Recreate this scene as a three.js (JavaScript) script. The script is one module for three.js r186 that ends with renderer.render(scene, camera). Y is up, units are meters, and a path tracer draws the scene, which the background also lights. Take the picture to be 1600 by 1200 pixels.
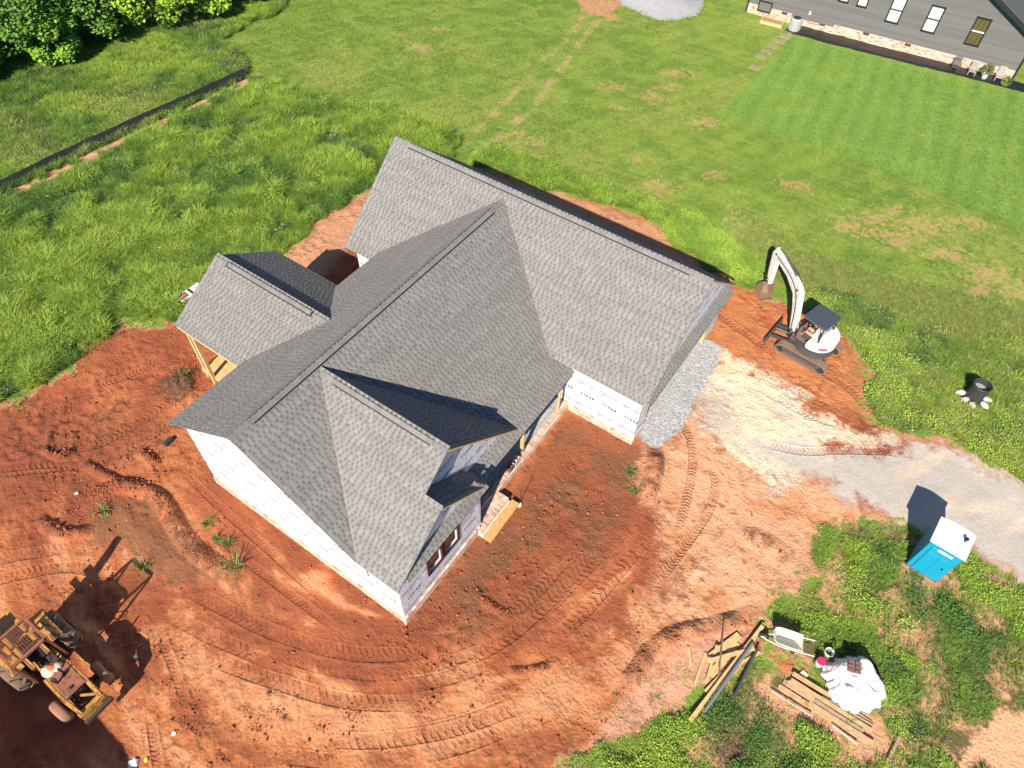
import * as THREE from 'three';
import { Sky } from 'three/addons/objects/Sky.js';
import { mergeGeometries, mergeVertices } from 'three/addons/utils/BufferGeometryUtils.js';
import { RoundedBoxGeometry } from 'three/addons/geometries/RoundedBoxGeometry.js';
import { MarchingCubes } from 'three/addons/objects/MarchingCubes.js';

// ---------------------------------------------------------------- camera, sky, sun, exposure
const R = Math.PI / 180;
const scene = new THREE.Scene();
const renderer = new THREE.WebGLRenderer({ antialias: true });
renderer.toneMapping = THREE.LinearToneMapping;
renderer.toneMappingExposure = 1.8;
renderer.shadowMap.enabled = true;
const camera = new THREE.PerspectiveCamera(56.86, 4 / 3, 0.5, 600);
camera.position.set(0, 25, 0);                       // a drone 25 m above the yard
camera.rotation.set(-51.82 * R, 0, 2.32 * R, 'YXZ');
const SUN_ELEV = 37.6 * R, SUN_AZ = 20 * R;          // shadows fall 20 degrees to the right of straight ahead
const sunDir = new THREE.Vector3(-Math.sin(SUN_AZ) * Math.cos(SUN_ELEV), Math.sin(SUN_ELEV), Math.cos(SUN_AZ) * Math.cos(SUN_ELEV));
const sky = new Sky(); sky.name = 'sky'; sky.scale.setScalar(500); sky.userData = { kind: 'structure' };
sky.material.uniforms.sunPosition.value.copy(sunDir);
sky.material.uniforms.turbidity.value = 2; sky.material.uniforms.rayleigh.value = 1.15; sky.material.uniforms.mieCoefficient.value = 0.003;
scene.add(sky); scene.environmentIntensity = 0.1;
const sun = new THREE.DirectionalLight(0xfff1de, 5);
sun.position.copy(sunDir).multiplyScalar(90).add(new THREE.Vector3(0, 0, -25)); sun.target.position.set(0, 0, -25);
sun.castShadow = true; sun.shadow.mapSize.set(4096, 4096);
Object.assign(sun.shadow.camera, { left: -50, right: 50, top: 50, bottom: -50, near: 1, far: 220 });
scene.add(sun, sun.target);

// ---------------------------------------------------------------- helpers
function rng(seed) { let s = seed >>> 0; return () => { s = (s + 0x6D2B79F5) >>> 0; let t = s; t = Math.imul(t ^ (t >>> 15), t | 1); t ^= t + Math.imul(t ^ (t >>> 7), t | 61); return ((t ^ (t >>> 14)) >>> 0) / 4294967296; }; }
const rnd = rng(7);
const rr = (a, b, f = rnd) => a + (b - a) * f();
const V = (x, y, z) => new THREE.Vector3(x, y, z);
const clamp = (x, a = 0, b = 1) => x < a ? a : x > b ? b : x;
const smooth = (a, b, x) => { const t = clamp((x - a) / (b - a)); return t * t * (3 - 2 * t); };
const mix = (a, b, t) => a + (b - a) * t;
const NT = 256, NM = 255, table = new Float32Array(NT * NT); { const f = rng(99); for (let i = 0; i < table.length; i++) table[i] = f(); }
function vn(x, y) {                                   // value noise 0..1
  const xi = Math.floor(x), yi = Math.floor(y); let u = x - xi, v = y - yi; u = u * u * (3 - 2 * u); v = v * v * (3 - 2 * v);
  const a = (yi & NM) * NT, b = ((yi + 1) & NM) * NT, c = xi & NM, d = (xi + 1) & NM;
  const p = table[a + c], q = table[b + c]; return p + (table[a + d] - p) * u + (q - p + (table[b + d] - table[b + c] - table[a + d] + p) * u) * v;
}
const fbm = (x, y, n) => { let s = 0, a = 0.5, t = 0; for (let i = 0; i < n; i++) { s += a * vn(x, y); t += a; a *= 0.5; x = x * 2.03 + 17.1; y = y * 2.03 + 5.7; } return s / t; };
const names = new Map();
function numbered(n) { const k = names.get(n) || 0; names.set(n, k + 1); return k ? n + '_' + String(k).padStart(3, '0') : n; }
function shade(o) { o.castShadow = true; o.receiveShadow = true; return o; }
const toNon = g => { const q = g.index ? g.toNonIndexed() : g; for (const k of Object.keys(q.attributes)) if (!['position', 'normal', 'uv', 'color'].includes(k)) q.deleteAttribute(k); return q; };
function merge(list) {
  list = list.flat(9).map(toNon); const col = list.some(g => g.attributes.color);
  for (const g of list) {
    const n = g.attributes.position.count;
    if (!g.attributes.normal) g.computeVertexNormals();
    if (!g.attributes.uv) g.setAttribute('uv', new THREE.BufferAttribute(new Float32Array(n * 2), 2));
    if (col && !g.attributes.color) g.setAttribute('color', new THREE.BufferAttribute(new Float32Array(n * 3).fill(1), 3));
  }
  return list.length === 1 ? list[0] : mergeGeometries(list);
}
function place(g, x = 0, y = 0, z = 0, rx = 0, ry = 0, rz = 0) { const e = new THREE.Matrix4().makeRotationFromEuler(new THREE.Euler(rx, ry, rz, 'YXZ')); e.setPosition(x, y, z); return g.applyMatrix4(e); }
const box = (w, h, d, x, y, z, rx, ry, rz) => place(new THREE.BoxGeometry(w, h, d), x, y, z, rx, ry, rz);
const rbox = (w, h, d, r, x, y, z, rx, ry, rz) => place(new RoundedBoxGeometry(w, h, d, 2, Math.min(r, w / 2.01, h / 2.01, d / 2.01)), x, y, z, rx, ry, rz);
const cyl = (r1, r2, h, n, x, y, z, rx, ry, rz, open = false) => place(new THREE.CylinderGeometry(r1, r2, h, n, 1, open), x, y, z, rx, ry, rz);
const tor = (r, t, x, y, z, rx, ry, rz, n = 20, m = 8) => place(new THREE.TorusGeometry(r, t, m, n), x, y, z, rx, ry, rz);
function bar(p, q, r, n = 8, r2) { const a = V(...p), b = V(...q), d = b.clone().sub(a), g = new THREE.CylinderGeometry(r2 ?? r, r, d.length(), n); g.applyQuaternion(new THREE.Quaternion().setFromUnitVectors(V(0, 1, 0), d.clone().normalize())); const m = a.add(b).multiplyScalar(0.5); return g.translate(m.x, m.y, m.z); }
function beam(p, q, w, h, up = [0, 1, 0]) {           // rectangular bar from p to q, h measured along up
  const a = V(...p), b = V(...q), d = b.clone().sub(a), L = d.length(), x = d.normalize(), y0 = V(...up); const z = x.clone().cross(y0).normalize(), y = z.clone().cross(x).normalize();
  const g = new THREE.BoxGeometry(L, h, w), m = new THREE.Matrix4().makeBasis(x, y, z), c = V(...p).add(V(...q)).multiplyScalar(0.5); m.setPosition(c); return g.applyMatrix4(m);
}
const tube = (pts, r, seg = 24, n = 8) => new THREE.TubeGeometry(new THREE.CatmullRomCurve3(pts.map(p => V(...p))), seg, r, n);
const lathe = (pts, n = 24) => new THREE.LatheGeometry(pts.map(p => new THREE.Vector2(p[0], p[1])), n);
function extr(pts, depth, bevel = 0) { const s = new THREE.Shape(pts.map(p => new THREE.Vector2(p[0], p[1]))); return new THREE.ExtrudeGeometry(s, { depth, bevelEnabled: bevel > 0, bevelSize: bevel, bevelThickness: bevel, bevelSegments: 2, steps: 1, curveSegments: 8 }); }
function slab(poly, t) {                              // closed solid: 3D polygon poly (flat) thickened by vector t
  const n = poly.length, P = poly.map(p => V(...p)), T = V(...t), nor = V(0, 0, 0);
  for (let i = 0; i < n; i++) { const a = P[i], b = P[(i + 1) % n]; nor.x += (a.y - b.y) * (a.z + b.z); nor.y += (a.z - b.z) * (a.x + b.x); nor.z += (a.x - b.x) * (a.y + b.y); }
  nor.normalize(); const ex = P[1].clone().sub(P[0]).normalize(), ey = nor.clone().cross(ex);
  const flat = P.map(p => new THREE.Vector2(p.clone().sub(P[0]).dot(ex), p.clone().sub(P[0]).dot(ey)));
  const tri = THREE.ShapeUtils.triangulateShape(flat, []), pos = [], put = (...v) => v.forEach(q => pos.push(q.x, q.y, q.z)), out = T.dot(nor) < 0, Q = P.map(p => p.clone().add(T));
  for (const [a, b, c] of tri) { out ? put(P[a], P[b], P[c]) : put(P[a], P[c], P[b]); out ? put(Q[a], Q[c], Q[b]) : put(Q[a], Q[b], Q[c]); }
  for (let i = 0; i < n; i++) { const j = (i + 1) % n; out ? put(P[i], Q[i], P[j], P[j], Q[i], Q[j]) : put(P[i], P[j], Q[i], P[j], Q[j], Q[i]); }
  const g = new THREE.BufferGeometry(); g.setAttribute('position', new THREE.Float32BufferAttribute(pos, 3)); g.computeVertexNormals(); return boxUV(g);
}
function boxUV(g, s = 1) {                            // uv in metres from position and facing
  g = g.index ? g.toNonIndexed() : g; if (!g.attributes.normal) g.computeVertexNormals();
  const p = g.attributes.position, n = g.attributes.normal, uv = new Float32Array(p.count * 2);
  for (let i = 0; i < p.count; i++) {
    const ax = Math.abs(n.getX(i)), ay = Math.abs(n.getY(i)), az = Math.abs(n.getZ(i));
    if (ay > 0.75) { uv[2 * i] = p.getX(i) * s; uv[2 * i + 1] = p.getZ(i) * s; } else if (ax > az) { uv[2 * i] = -p.getZ(i) * Math.sign(n.getX(i)) * s; uv[2 * i + 1] = p.getY(i) * s; } else { uv[2 * i] = p.getX(i) * Math.sign(n.getZ(i)) * s; uv[2 * i + 1] = p.getY(i) * s; }
  }
  g.setAttribute('uv', new THREE.BufferAttribute(uv, 2)); return g;
}
function thing(name, label, category, [x, y, z] = [0, 0, 0], turn = 0, group) {
  const o = new THREE.Group(); o.name = numbered(name); scene.add(o); o.position.set(x, y, z); o.rotation.y = turn; o.userData = { label, category }; if (group) o.userData.group = group; return o;
}
function part(name, geos, m, parent, label) { const o = shade(new THREE.Mesh(geos.isBufferGeometry ? geos : merge([geos]), m)); o.name = name; parent.add(o); if (label) o.userData.label = label; return o; }
function solo(name, label, category, geos, m, pos = [0, 0, 0], turn = 0, group) { const o = part(numbered(name), geos, m, scene); o.position.set(...pos); o.rotation.y = turn; o.userData = { label, category }; if (group) o.userData.group = group; return o; }
function struct(name, geos, m) { const o = part(numbered(name), geos, m, scene); o.userData = { kind: 'structure' }; return o; }
function stuff(o, name, label, category) { o.name = numbered(name); o.userData = { kind: 'stuff', label, category }; shade(o); scene.add(o); return o; }
const rgb = (r, g, b) => new THREE.Color().setRGB(r, g, b);
const mat = (c, roughness = 0.8, extra = {}) => new THREE.MeshStandardMaterial({ color: Array.isArray(c) ? rgb(...c) : c, roughness, ...extra });
function dataTex(w, h, fill, srgb = true, rep = true) {
  const d = new Uint8Array(w * h * 4); fill(d, w, h); const t = new THREE.DataTexture(d, w, h); t.colorSpace = srgb ? THREE.SRGBColorSpace : THREE.NoColorSpace; t.magFilter = THREE.LinearFilter; t.minFilter = THREE.LinearFilter; if (rep) t.wrapS = t.wrapT = THREE.RepeatWrapping; t.needsUpdate = true; return t;
}
const S8 = new Uint8Array(4097); for (let i = 0; i <= 4096; i++) { const c = i / 4096; S8[i] = Math.round(255 * (c <= 0.0031308 ? 12.92 * c : 1.055 * Math.pow(c, 1 / 2.4) - 0.055)); }
const enc = c => S8[clamp(c) * 4096 | 0];
const grainTex = (w, h, f, srgb = true) => dataTex(w, h, d => { for (let j = 0, k = 0; j < h; j++) for (let i = 0; i < w; i++, k += 4) { const c = f(i / w, j / h, i, j); if (srgb) { d[k] = enc(c[0]); d[k + 1] = enc(c[1]); d[k + 2] = enc(c[2]); } else d[k] = d[k + 1] = d[k + 2] = clamp(c) * 255; d[k + 3] = 255; } }, srgb);

// ---------------------------------------------------------------- the ground: outlines of the soils and grasses, in metres
const P = {
  dirt: [[-30, -15.5], [-22.84, -17.09], [-20.77, -18.59], [-19.72, -19.44], [-19.74, -20.88], [-18.6, -22.56], [-17.34, -22.42], [-16.1, -22.82], [-15.18, -25.37], [-12.21, -27.68], [-10.56, -31.18], [-9.1, -32.98], [-7.19, -34.91], [-4.27, -35.61], [-2.03, -36.02], [1.01, -34.24], [4.29, -33.27], [6.73, -32], [8.19, -30.62], [8.55, -29.19], [10.11, -28.18], [11.27, -27.14], [12.69, -25.97], [14.47, -25.26], [15.81, -24.25], [16.36, -22.82], [16.63, -21.07], [16.26, -19.58], [16.28, -18.36], [17, -17.99], [18.18, -18.18], [19.33, -17.5], [19.86, -16.72], [22.21, -15.28], [30, -10.5], [30, -4.5], [20.11, -10.48], [18.66, -11.59], [17.85, -12.02], [17.09, -12.65], [15.6, -13.46], [14.78, -13.22], [13.05, -13.34], [12.31, -12.17], [11.77, -11.12], [10.59, -10.09], [9.93, -9.71], [9.35, -9.1], [9.43, -8.32], [10.15, -8.02], [10.9, -7.3], [9.86, -7.69], [8.9, -7.86], [8.01, -7.2], [6.84, -6.54], [5.92, -6.04], [5.06, -5.78], [4.4, -5.37], [3.34, -4.99], [2.3, -4.1], [2.07, 4], [-30, 4]],
  fresh: [[8.9, -22.91], [9.91, -22.48], [9.46, -21.08], [8.82, -20.11], [8.05, -18.64], [7.46, -17.65], [6.75, -16.89], [6.16, -16.48], [5.65, -16.84], [4.6, -18.14]],
  road: [[30, -10.6], [22.21, -15.28], [19.82, -16.62], [18.02, -17.7], [16.54, -17.37], [14.53, -17.04], [12.58, -16.85], [11.06, -17.43], [9.84, -18.38], [8.91, -19.75], [8.27, -19.18], [8.31, -18.48], [9.12, -17.33], [10.11, -16.73], [12.05, -15.66], [13.57, -14.39], [14.71, -13.86], [15.62, -13.51], [16.26, -13.15], [17.98, -12.37], [18.92, -11.63], [20.06, -10.36], [30, -4.6]],
  cream: [[9.81, -21.88], [11.15, -20.98], [12.25, -20.29], [13.18, -18.89], [14.75, -17.88], [16.54, -17.37], [15.33, -16.98], [13.22, -17.27], [12.33, -16.36], [11.5, -15.6], [10.43, -15.49], [9.71, -15.92], [9.07, -17], [9.79, -18.04], [9.44, -19.41], [8.87, -20.48]],
  orange: [[10.5, -26.39], [12.62, -25.6], [15.49, -24.23], [16.46, -20.5], [16.28, -18.36], [13.92, -17.9], [12.62, -19.58], [11.15, -20.98], [9.51, -21.86], [8.79, -23.23]],
  pink: [[5.26, -8.05], [7.14, -8.79], [8.99, -8.97], [8.29, -7.52], [6.85, -6.64], [5.06, -5.88], [3.14, -5.04], [3.59, -5.92], [4.4, -6.95]],
  dry: [[6.02, -16.37], [7.87, -18.28], [9.07, -17], [10.69, -15.5], [12.29, -15.58], [15.33, -13.39], [12.71, -13], [11.77, -11.12], [9.51, -9.34], [7.14, -8.79], [5.2, -8.2], [4.2, -7.4], [4.6, -9.2], [5.9, -10.9], [5.9, -12.98], [5.5, -14.67]],
  pale: [[-9.1, -32.98], [-7.19, -34.91], [-4.3, -35.7], [1.01, -34.3], [8.2, -30.7], [10.1, -28.1], [6.45, -28.56], [-0.41, -32.39], [-7, -31], [-9.68, -26.62], [-11.3, -23.81], [-13.09, -25.95]],
  front: [[2.42, -18.36], [5.1, -16.75], [6.05, -16.7], [6, -15.59], [5.25, -13.49], [4.14, -11.82], [2.17, -9.98], [0.35, -8.63], [-1.41, -8], [-3.23, -8.37], [-3.28, -8.82], [-1.14, -12.6], [0.17, -14.41]],
  ring: [[-16.34, -12.52], [-15.6, -13.83], [-13.95, -13.47], [-11.79, -11.38], [-9.78, -10.21], [-11.25, -9.66], [-13.1, -10.31], [-14.54, -11.01], [-15.68, -11.48]],
  leftdark: [[-22.14, -16.79], [-19.1, -17.28], [-15.87, -17.44], [-13.93, -16.54], [-14.2, -14.94], [-17.78, -14.17], [-20.51, -13.46]],
  meadow: [[-40, -26], [-28.26, -30.72], [-25.35, -33.81], [-22.17, -38.47], [-18.23, -44.42], [-14.02, -42.59], [-8.87, -41.46], [-5.03, -39.7], [-4.01, -38.04], [-4.27, -35.61], [-7.19, -34.91], [-9.1, -32.98], [-12.21, -27.68], [-15.18, -25.37], [-16.1, -22.82], [-18.6, -22.56], [-19.72, -19.44], [-22.84, -17.09], [-40, -12]],
  rough: [[-60, -20], [-40, -26], [-28.26, -30.72], [-25.35, -33.81], [-22.17, -38.47], [-18.37, -44.98], [-19.09, -46.88], [-21.56, -49.38], [-18.82, -54.02], [-16, -62], [-20, -75], [-60, -75]],
  strip1: [[-2.99, -36.14], [-1.74, -37.73], [1.37, -35.99], [4.35, -34.76], [6.12, -33.51], [8.06, -32.82], [7.75, -31.52], [6.73, -32], [4.29, -33.27], [1.01, -34.24], [-2.03, -36.02]],
  strip2: [[8.37, -32.39], [9.89, -31.65], [11.42, -30.14], [12.83, -28.44], [12.89, -27], [12.39, -26.04], [11.27, -27.14], [8.55, -29.19], [8.19, -30.62]],
  weedR: [[13.74, -26.35], [15.6, -26], [17.18, -25.86], [19.06, -24.64], [21, -23.9], [23.29, -23.4], [36, -20], [32, -9.5], [22.21, -15.28], [19.86, -16.72], [19.33, -17.5], [18.18, -18.18], [17, -17.99], [16.28, -18.36], [16.26, -19.58], [16.63, -21.07], [16.36, -22.82], [15.81, -24.25], [14.47, -25.26]],
  dryband: [[12.17, -32.63], [14.99, -29.07], [18.03, -27.77], [22.43, -26.16], [34, -23.5], [34, -20], [20.93, -23.69], [17.06, -25.41], [13.89, -27.06], [11.11, -30.38]],
  weedBR: [[30, -4.5], [20.11, -10.48], [18.66, -11.59], [17.85, -12.02], [17.09, -12.65], [15.6, -13.46], [14.78, -13.22], [13.05, -13.34], [12.31, -12.17], [11.77, -11.12], [10.59, -10.09], [9.93, -9.71], [9.35, -9.1], [9.43, -8.32], [10.15, -8.02], [10.9, -7.3], [9.86, -7.69], [8.9, -7.86], [8.01, -7.2], [6.84, -6.54], [5.92, -6.04], [5.06, -5.78], [4.4, -5.37], [3.34, -4.99], [2.3, -4.1], [2.07, 4], [30, 4]],
  sweep: [[5.85, -9.42], [7.1, -8.8], [4.4, -6.95], [3.1, -6.1], [0.5, -5.4], [-3.8, -4.6], [-8, -5], [-10.2, -6.2], [-12.2, -7.7], [-11.4, -8.7], [-8, -6.8], [-3.8, -5.8], [0.4, -6.4], [3.2, -7.8]],
  dusty: [[8.3, -20.4], [9.6, -20.9], [11.8, -19.6], [13.4, -17.6], [12.6, -15.6], [10.6, -15.3], [9.2, -16.2], [8.5, -17.6], [8.0, -19]],
  bareBR: [[30, -9], [19, -7.94], [16.87, -7.02], [15.33, -6.36], [14.41, -5.55], [14.65, -4.45], [17.21, -3.84], [30, -3]],
  lawnN: [[12.76, -42.6], [20.24, -54.12], [22.56, -52.84], [26.73, -51.01], [32.86, -47.79], [41.2, -43.8], [34, -29], [28.19, -32.25], [22.42, -36.78], [18.41, -39.27]],
  bareTop: [[3.06, -59.23], [4, -64], [9, -64], [8.94, -59.77], [6.98, -56.82], [6.64, -55.2], [4.46, -55.53]],
};
const FX0 = -60, FZ0 = -90, FW = 120, FD = 100, CELL = 0.2, GW = FW / CELL + 1 | 0, GD = FD / CELL + 1 | 0, FAR = -3;
function field(poly) {                                // signed distance to an outline on a 20 cm grid, positive inside
  const g = new Float32Array(GW * GD).fill(FAR), xs = poly.map(p => p[0]), zs = poly.map(p => p[1]), n = poly.length;
  const i0 = Math.max(0, (Math.min(...xs) - 3 - FX0) / CELL | 0), i1 = Math.min(GW - 1, (Math.max(...xs) + 3 - FX0) / CELL | 0), j0 = Math.max(0, (Math.min(...zs) - 3 - FZ0) / CELL | 0), j1 = Math.min(GD - 1, (Math.max(...zs) + 3 - FZ0) / CELL | 0);
  for (let j = j0; j <= j1; j++) for (let i = i0; i <= i1; i++) {
    const x = FX0 + i * CELL, z = FZ0 + j * CELL; let d = 1e9, inside = false;
    for (let a = 0, b = n - 1; a < n; b = a++) {
      const ax = poly[a][0], az = poly[a][1], bx = poly[b][0], bz = poly[b][1], ex = bx - ax, ez = bz - az, t = clamp(((x - ax) * ex + (z - az) * ez) / (ex * ex + ez * ez)), qx = x - ax - ex * t, qz = z - az - ez * t; d = Math.min(d, qx * qx + qz * qz);
      if ((az > z) !== (bz > z) && x < ex * (z - az) / ez + ax) inside = !inside;
    }
    g[j * GW + i] = clamp(inside ? Math.sqrt(d) : -Math.sqrt(d), -3, 3);
  }
  return g;
}
const F = {}; for (const k in P) F[k] = field(P[k]);
function at(g, x, z) {
  const u = clamp((x - FX0) / CELL, 0, GW - 1.001), v = clamp((z - FZ0) / CELL, 0, GD - 1.001), i = u | 0, j = v | 0, a = u - i, b = v - j, k = j * GW + i;
  return (g[k] * (1 - a) + g[k + 1] * a) * (1 - b) + (g[k + GW] * (1 - a) + g[k + GW + 1] * a) * b;
}
// wheel and crawler tracks pressed into the soil: centre lines in metres, then width and lug spacing
const TRACKS = [
  [[[-12.6, -10.1], [-10.4, -9.2], [-7.9, -8.2], [-5.8, -7.7], [-4, -7.6], [-2.3, -7.9], [-0.5, -8.6], [1, -9.9], [2.4, -11.5], [4, -13.2], [5.3, -14.7]], 0.5, 0.21],
  [[[-12.6, -9.5], [-10.2, -8.5], [-7.8, -7.6], [-5.7, -7.1], [-3.9, -7], [-2, -7.3], [-0.1, -8.1], [1.6, -9.5], [3, -11], [4.8, -12.9], [6.1, -14.1]], 0.5, 0.21],
  [[[-12.4, -8.3], [-9.9, -7.3], [-7.5, -6.6], [-5.1, -6.1], [-2.9, -6.1], [-0.9, -6.6], [1, -7.7], [2.9, -9.4], [4.6, -11.4], [6.3, -13.5]], 0.5, 0.24],
  [[[-10, -5.6], [-7.4, -5.2], [-4.5, -5], [-2, -5.3], [0.4, -6.2], [2.8, -7.6], [4.7, -9.3], [6.3, -11.1], [7, -13.3]], 0.5, 0.2],
  [[[-13, -14.4], [-11.2, -13], [-8.9, -11.3], [-6.6, -9.6], [-4.3, -8.3]], 0.32, 0.16], [[[-12.3, -13], [-10.4, -11.4], [-8, -9.8], [-5.7, -8.4]], 0.32, 0.16],
  [[[-21.2, -14.8], [-18.8, -15.3], [-16.9, -15.7], [-15.5, -17.1], [-14, -18.6]], 0.45, 0.2], [[[-20.7, -13.9], [-18.2, -14.5], [-16.3, -15], [-14.9, -16.2], [-13.4, -17.6]], 0.45, 0.2],
  [[[-19, -10.4], [-17.3, -10.8], [-15.8, -11.1], [-13.4, -10.5]], 0.45, 0.19], [[[-18.6, -9.6], [-17, -10.1], [-15.7, -10.3], [-13.9, -9.9]], 0.45, 0.19],
  [[[-22.2, -17], [-20.3, -17.6], [-18.9, -18.3], [-17.1, -19.3], [-15.3, -20.9]], 0.4, 0.16],
  [[[9.1, -21.1], [11, -20.2], [13, -18.7], [14.7, -17.9]], 0.45, 0.2], [[[10.4, -21.7], [12.6, -20.7], [14.6, -19.3], [16.2, -18.1]], 0.45, 0.2], [[[13.4, -21.9], [15.1, -20.4], [16.1, -18.7]], 0.45, 0.2], [[[14.8, -22.5], [16, -20.9], [16, -19]], 0.45, 0.2],
  [[[10.4, -17.1], [12.3, -16.7], [14.5, -16.8], [17.1, -16.7], [20, -15]], 0.4, 0.19], [[[9.5, -16.1], [11.5, -15.4], [13.4, -14.7], [15.6, -14.2], [19.1, -12.7]], 0.3, 0.1],
  [[[-11.8, -6.5], [-11.3, -5.4], [-10.4, -3.7]], 0.3, 0.15], [[[-11.9, -8.1], [-10.8, -6.6], [-9.9, -5.2], [-9.2, -3.8]], 0.3, 0.15],
  [[[7.1, -19.3], [7.7, -16.6], [7.1, -13.9], [6, -11.4]], 0.35, 0.15], [[[9, -16.7], [8.9, -14.2], [7.3, -11.7], [5.6, -9.6]], 0.35, 0.15],
  [[[-18.5, -13.6], [-17.3, -14.2], [-15.4, -14], [-13.5, -12.9], [-11.8, -11.4]], 0.45, 0.2], [[[9.2, -25.4], [11, -23.4], [12.5, -21.8]], 0.4, 0.2], [[[9.9, -26.6], [12.1, -24.7]], 0.4, 0.2],
  [[[-7.2, -4.4], [-4.3, -4.3], [-1.6, -4.7], [0.9, -5.6], [3, -6.7]], 0.45, 0.22],
];
for (const [i, o] of [[0, 0.6], [2, -0.6], [3, 0.62], [6, 0.7], [10, 0.7], [11, -0.55], [12, 0.5], [13, -0.5], [20, 0.6], [24, -0.6]]) { const [pts, w, lug] = TRACKS[i]; TRACKS.push([pts.map((p, k) => { const a = pts[Math.max(0, k - 1)], b = pts[Math.min(pts.length - 1, k + 1)], dx = b[0] - a[0], dz = b[1] - a[1], l = Math.hypot(dx, dz); return [p[0] - dz / l * o, p[1] + dx / l * o]; }), w, lug * 1.07]); }
const LAWN_TRACKS = [[[-3.96, -37.38], [-1.92, -41.37], [1.32, -48.52], [3.44, -53.1], [4.64, -56.29]], [[-2.41, -37.28], [-0.66, -40.3], [0.6, -42.46], [2.89, -48.64], [5.42, -55.1]]];
const BERMS = [[[[3.82, -6.12], [4.41, -7.06], [5.27, -8.16], [6.23, -8.75], [7.4, -9.02], [8.85, -9.5], [9.46, -9.69]], 0.35, 0.12], [[[-19.19, -15.32], [-18.26, -14.99], [-17.82, -15.39]], 0.22, 0.16], [[[-17.4, -14.79], [-15.96, -14.11], [-13.9, -13.33]], 0.25, 0.17], [[[-15.26, -15.36], [-14.63, -15.08], [-14.22, -14.64]], 0.25, 0.15],
  [[[-16.4, -12.5], [-15.6, -13.7], [-13.9, -13.4], [-11.8, -11.3], [-9.8, -10.1]], 0.4, 0.2], [[[-1.2, -10.2], [-0.6, -9.6], [0.4, -9]], 0.2, 0.07], [[[6.1, -16.6], [6, -15.5], [5.4, -13.8]], 0.4, 0.16], [[[-18, -12.2], [-16.8, -11.6], [-15.6, -11.8]], 0.3, 0.12], [[[9, -12.7], [10.2, -12.3], [10.8, -11.4]], 0.5, 0.06], [[[0.2, -7.2], [1.3, -7.35], [1.8, -7.6]], 0.2, 0.08]];
const PATCHES = [[20.17, -32.3, 1.1], [20.66, -30.97, 1.2], [22.45, -32.16, 1.2], [21.15, -33.2, 0.8], [18.59, -31.6, 0.9], [24.66, -28.16, 1.3], [25.37, -27.02, 1.1], [22.97, -29.55, 1], [25.37, -32.35, 0.8], [6.08, -45.48, 0.8], [6.55, -42.75, 0.6], [8.56, -44.3, 0.9], [11.78, -41.49, 0.8], [10.62, -47.51, 0.9], [-6.23, -52.58, 0.7], [-7.32, -49.63, 0.9], [-18, -21.9, 1.1], [-19.04, -20.61, 0.9], [-19.94, -34.06, 1], [-24, -27.71, 0.7], [15.96, -35.23, 0.9], [7.14, -37.16, 0.6], [8, -34.6, 1], [1, -38.6, 0.8], [-0.5, -39.3, 0.5], [9.5, -45.6, 0.7], [23.8, -27, 0.9], [11.5, -36, 0.7]];
const FENCE = [[-33, -25.6], [-28.6, -31.42], [-26.39, -34.55], [-22.79, -39.13], [-19.56, -43.11], [-18.37, -44.65]];
const segDist = (x, z, line) => { let d = 1e9; for (let i = 1; i < line.length; i++) { const [ax, az] = line[i - 1], ex = line[i][0] - ax, ez = line[i][1] - az, t = clamp(((x - ax) * ex + (z - az) * ez) / (ex * ex + ez * ez)), qx = x - ax - ex * t, qz = z - az - ez * t; d = Math.min(d, qx * qx + qz * qz); } return Math.sqrt(d); };
const lineField = (lines, reach) => { const g = new Float32Array(GW * GD).fill(reach); for (const line of lines) { const xs = line.map(p => p[0]), zs = line.map(p => p[1]); for (let j = Math.max(0, (Math.min(...zs) - reach - FZ0) / CELL | 0); j <= Math.min(GD - 1, (Math.max(...zs) + reach - FZ0) / CELL); j++) for (let i = Math.max(0, (Math.min(...xs) - reach - FX0) / CELL | 0); i <= Math.min(GW - 1, (Math.max(...xs) + reach - FX0) / CELL); i++) { const k = j * GW + i; g[k] = Math.min(g[k], segDist(FX0 + i * CELL, FZ0 + j * CELL, line)); } } return g; };
const lawnTrack = lineField(LAWN_TRACKS, 2), fenceNear = lineField([FENCE], 2);
const patchField = new Float32Array(GW * GD).fill(-1); for (const [px, pz, r] of PATCHES) for (let j = (pz - 2 * r - FZ0) / CELL | 0; j < (pz + 2 * r - FZ0) / CELL; j++) for (let i = (px - 2 * r - FX0) / CELL | 0; i < (px + 2 * r - FX0) / CELL; i++) { const d = 1 - Math.hypot((FX0 + i * CELL - px) / 1.35, (FZ0 + j * CELL - pz) * 1.3) / r, k = j * GW + i; patchField[k] = Math.max(patchField[k], d); }

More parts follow.
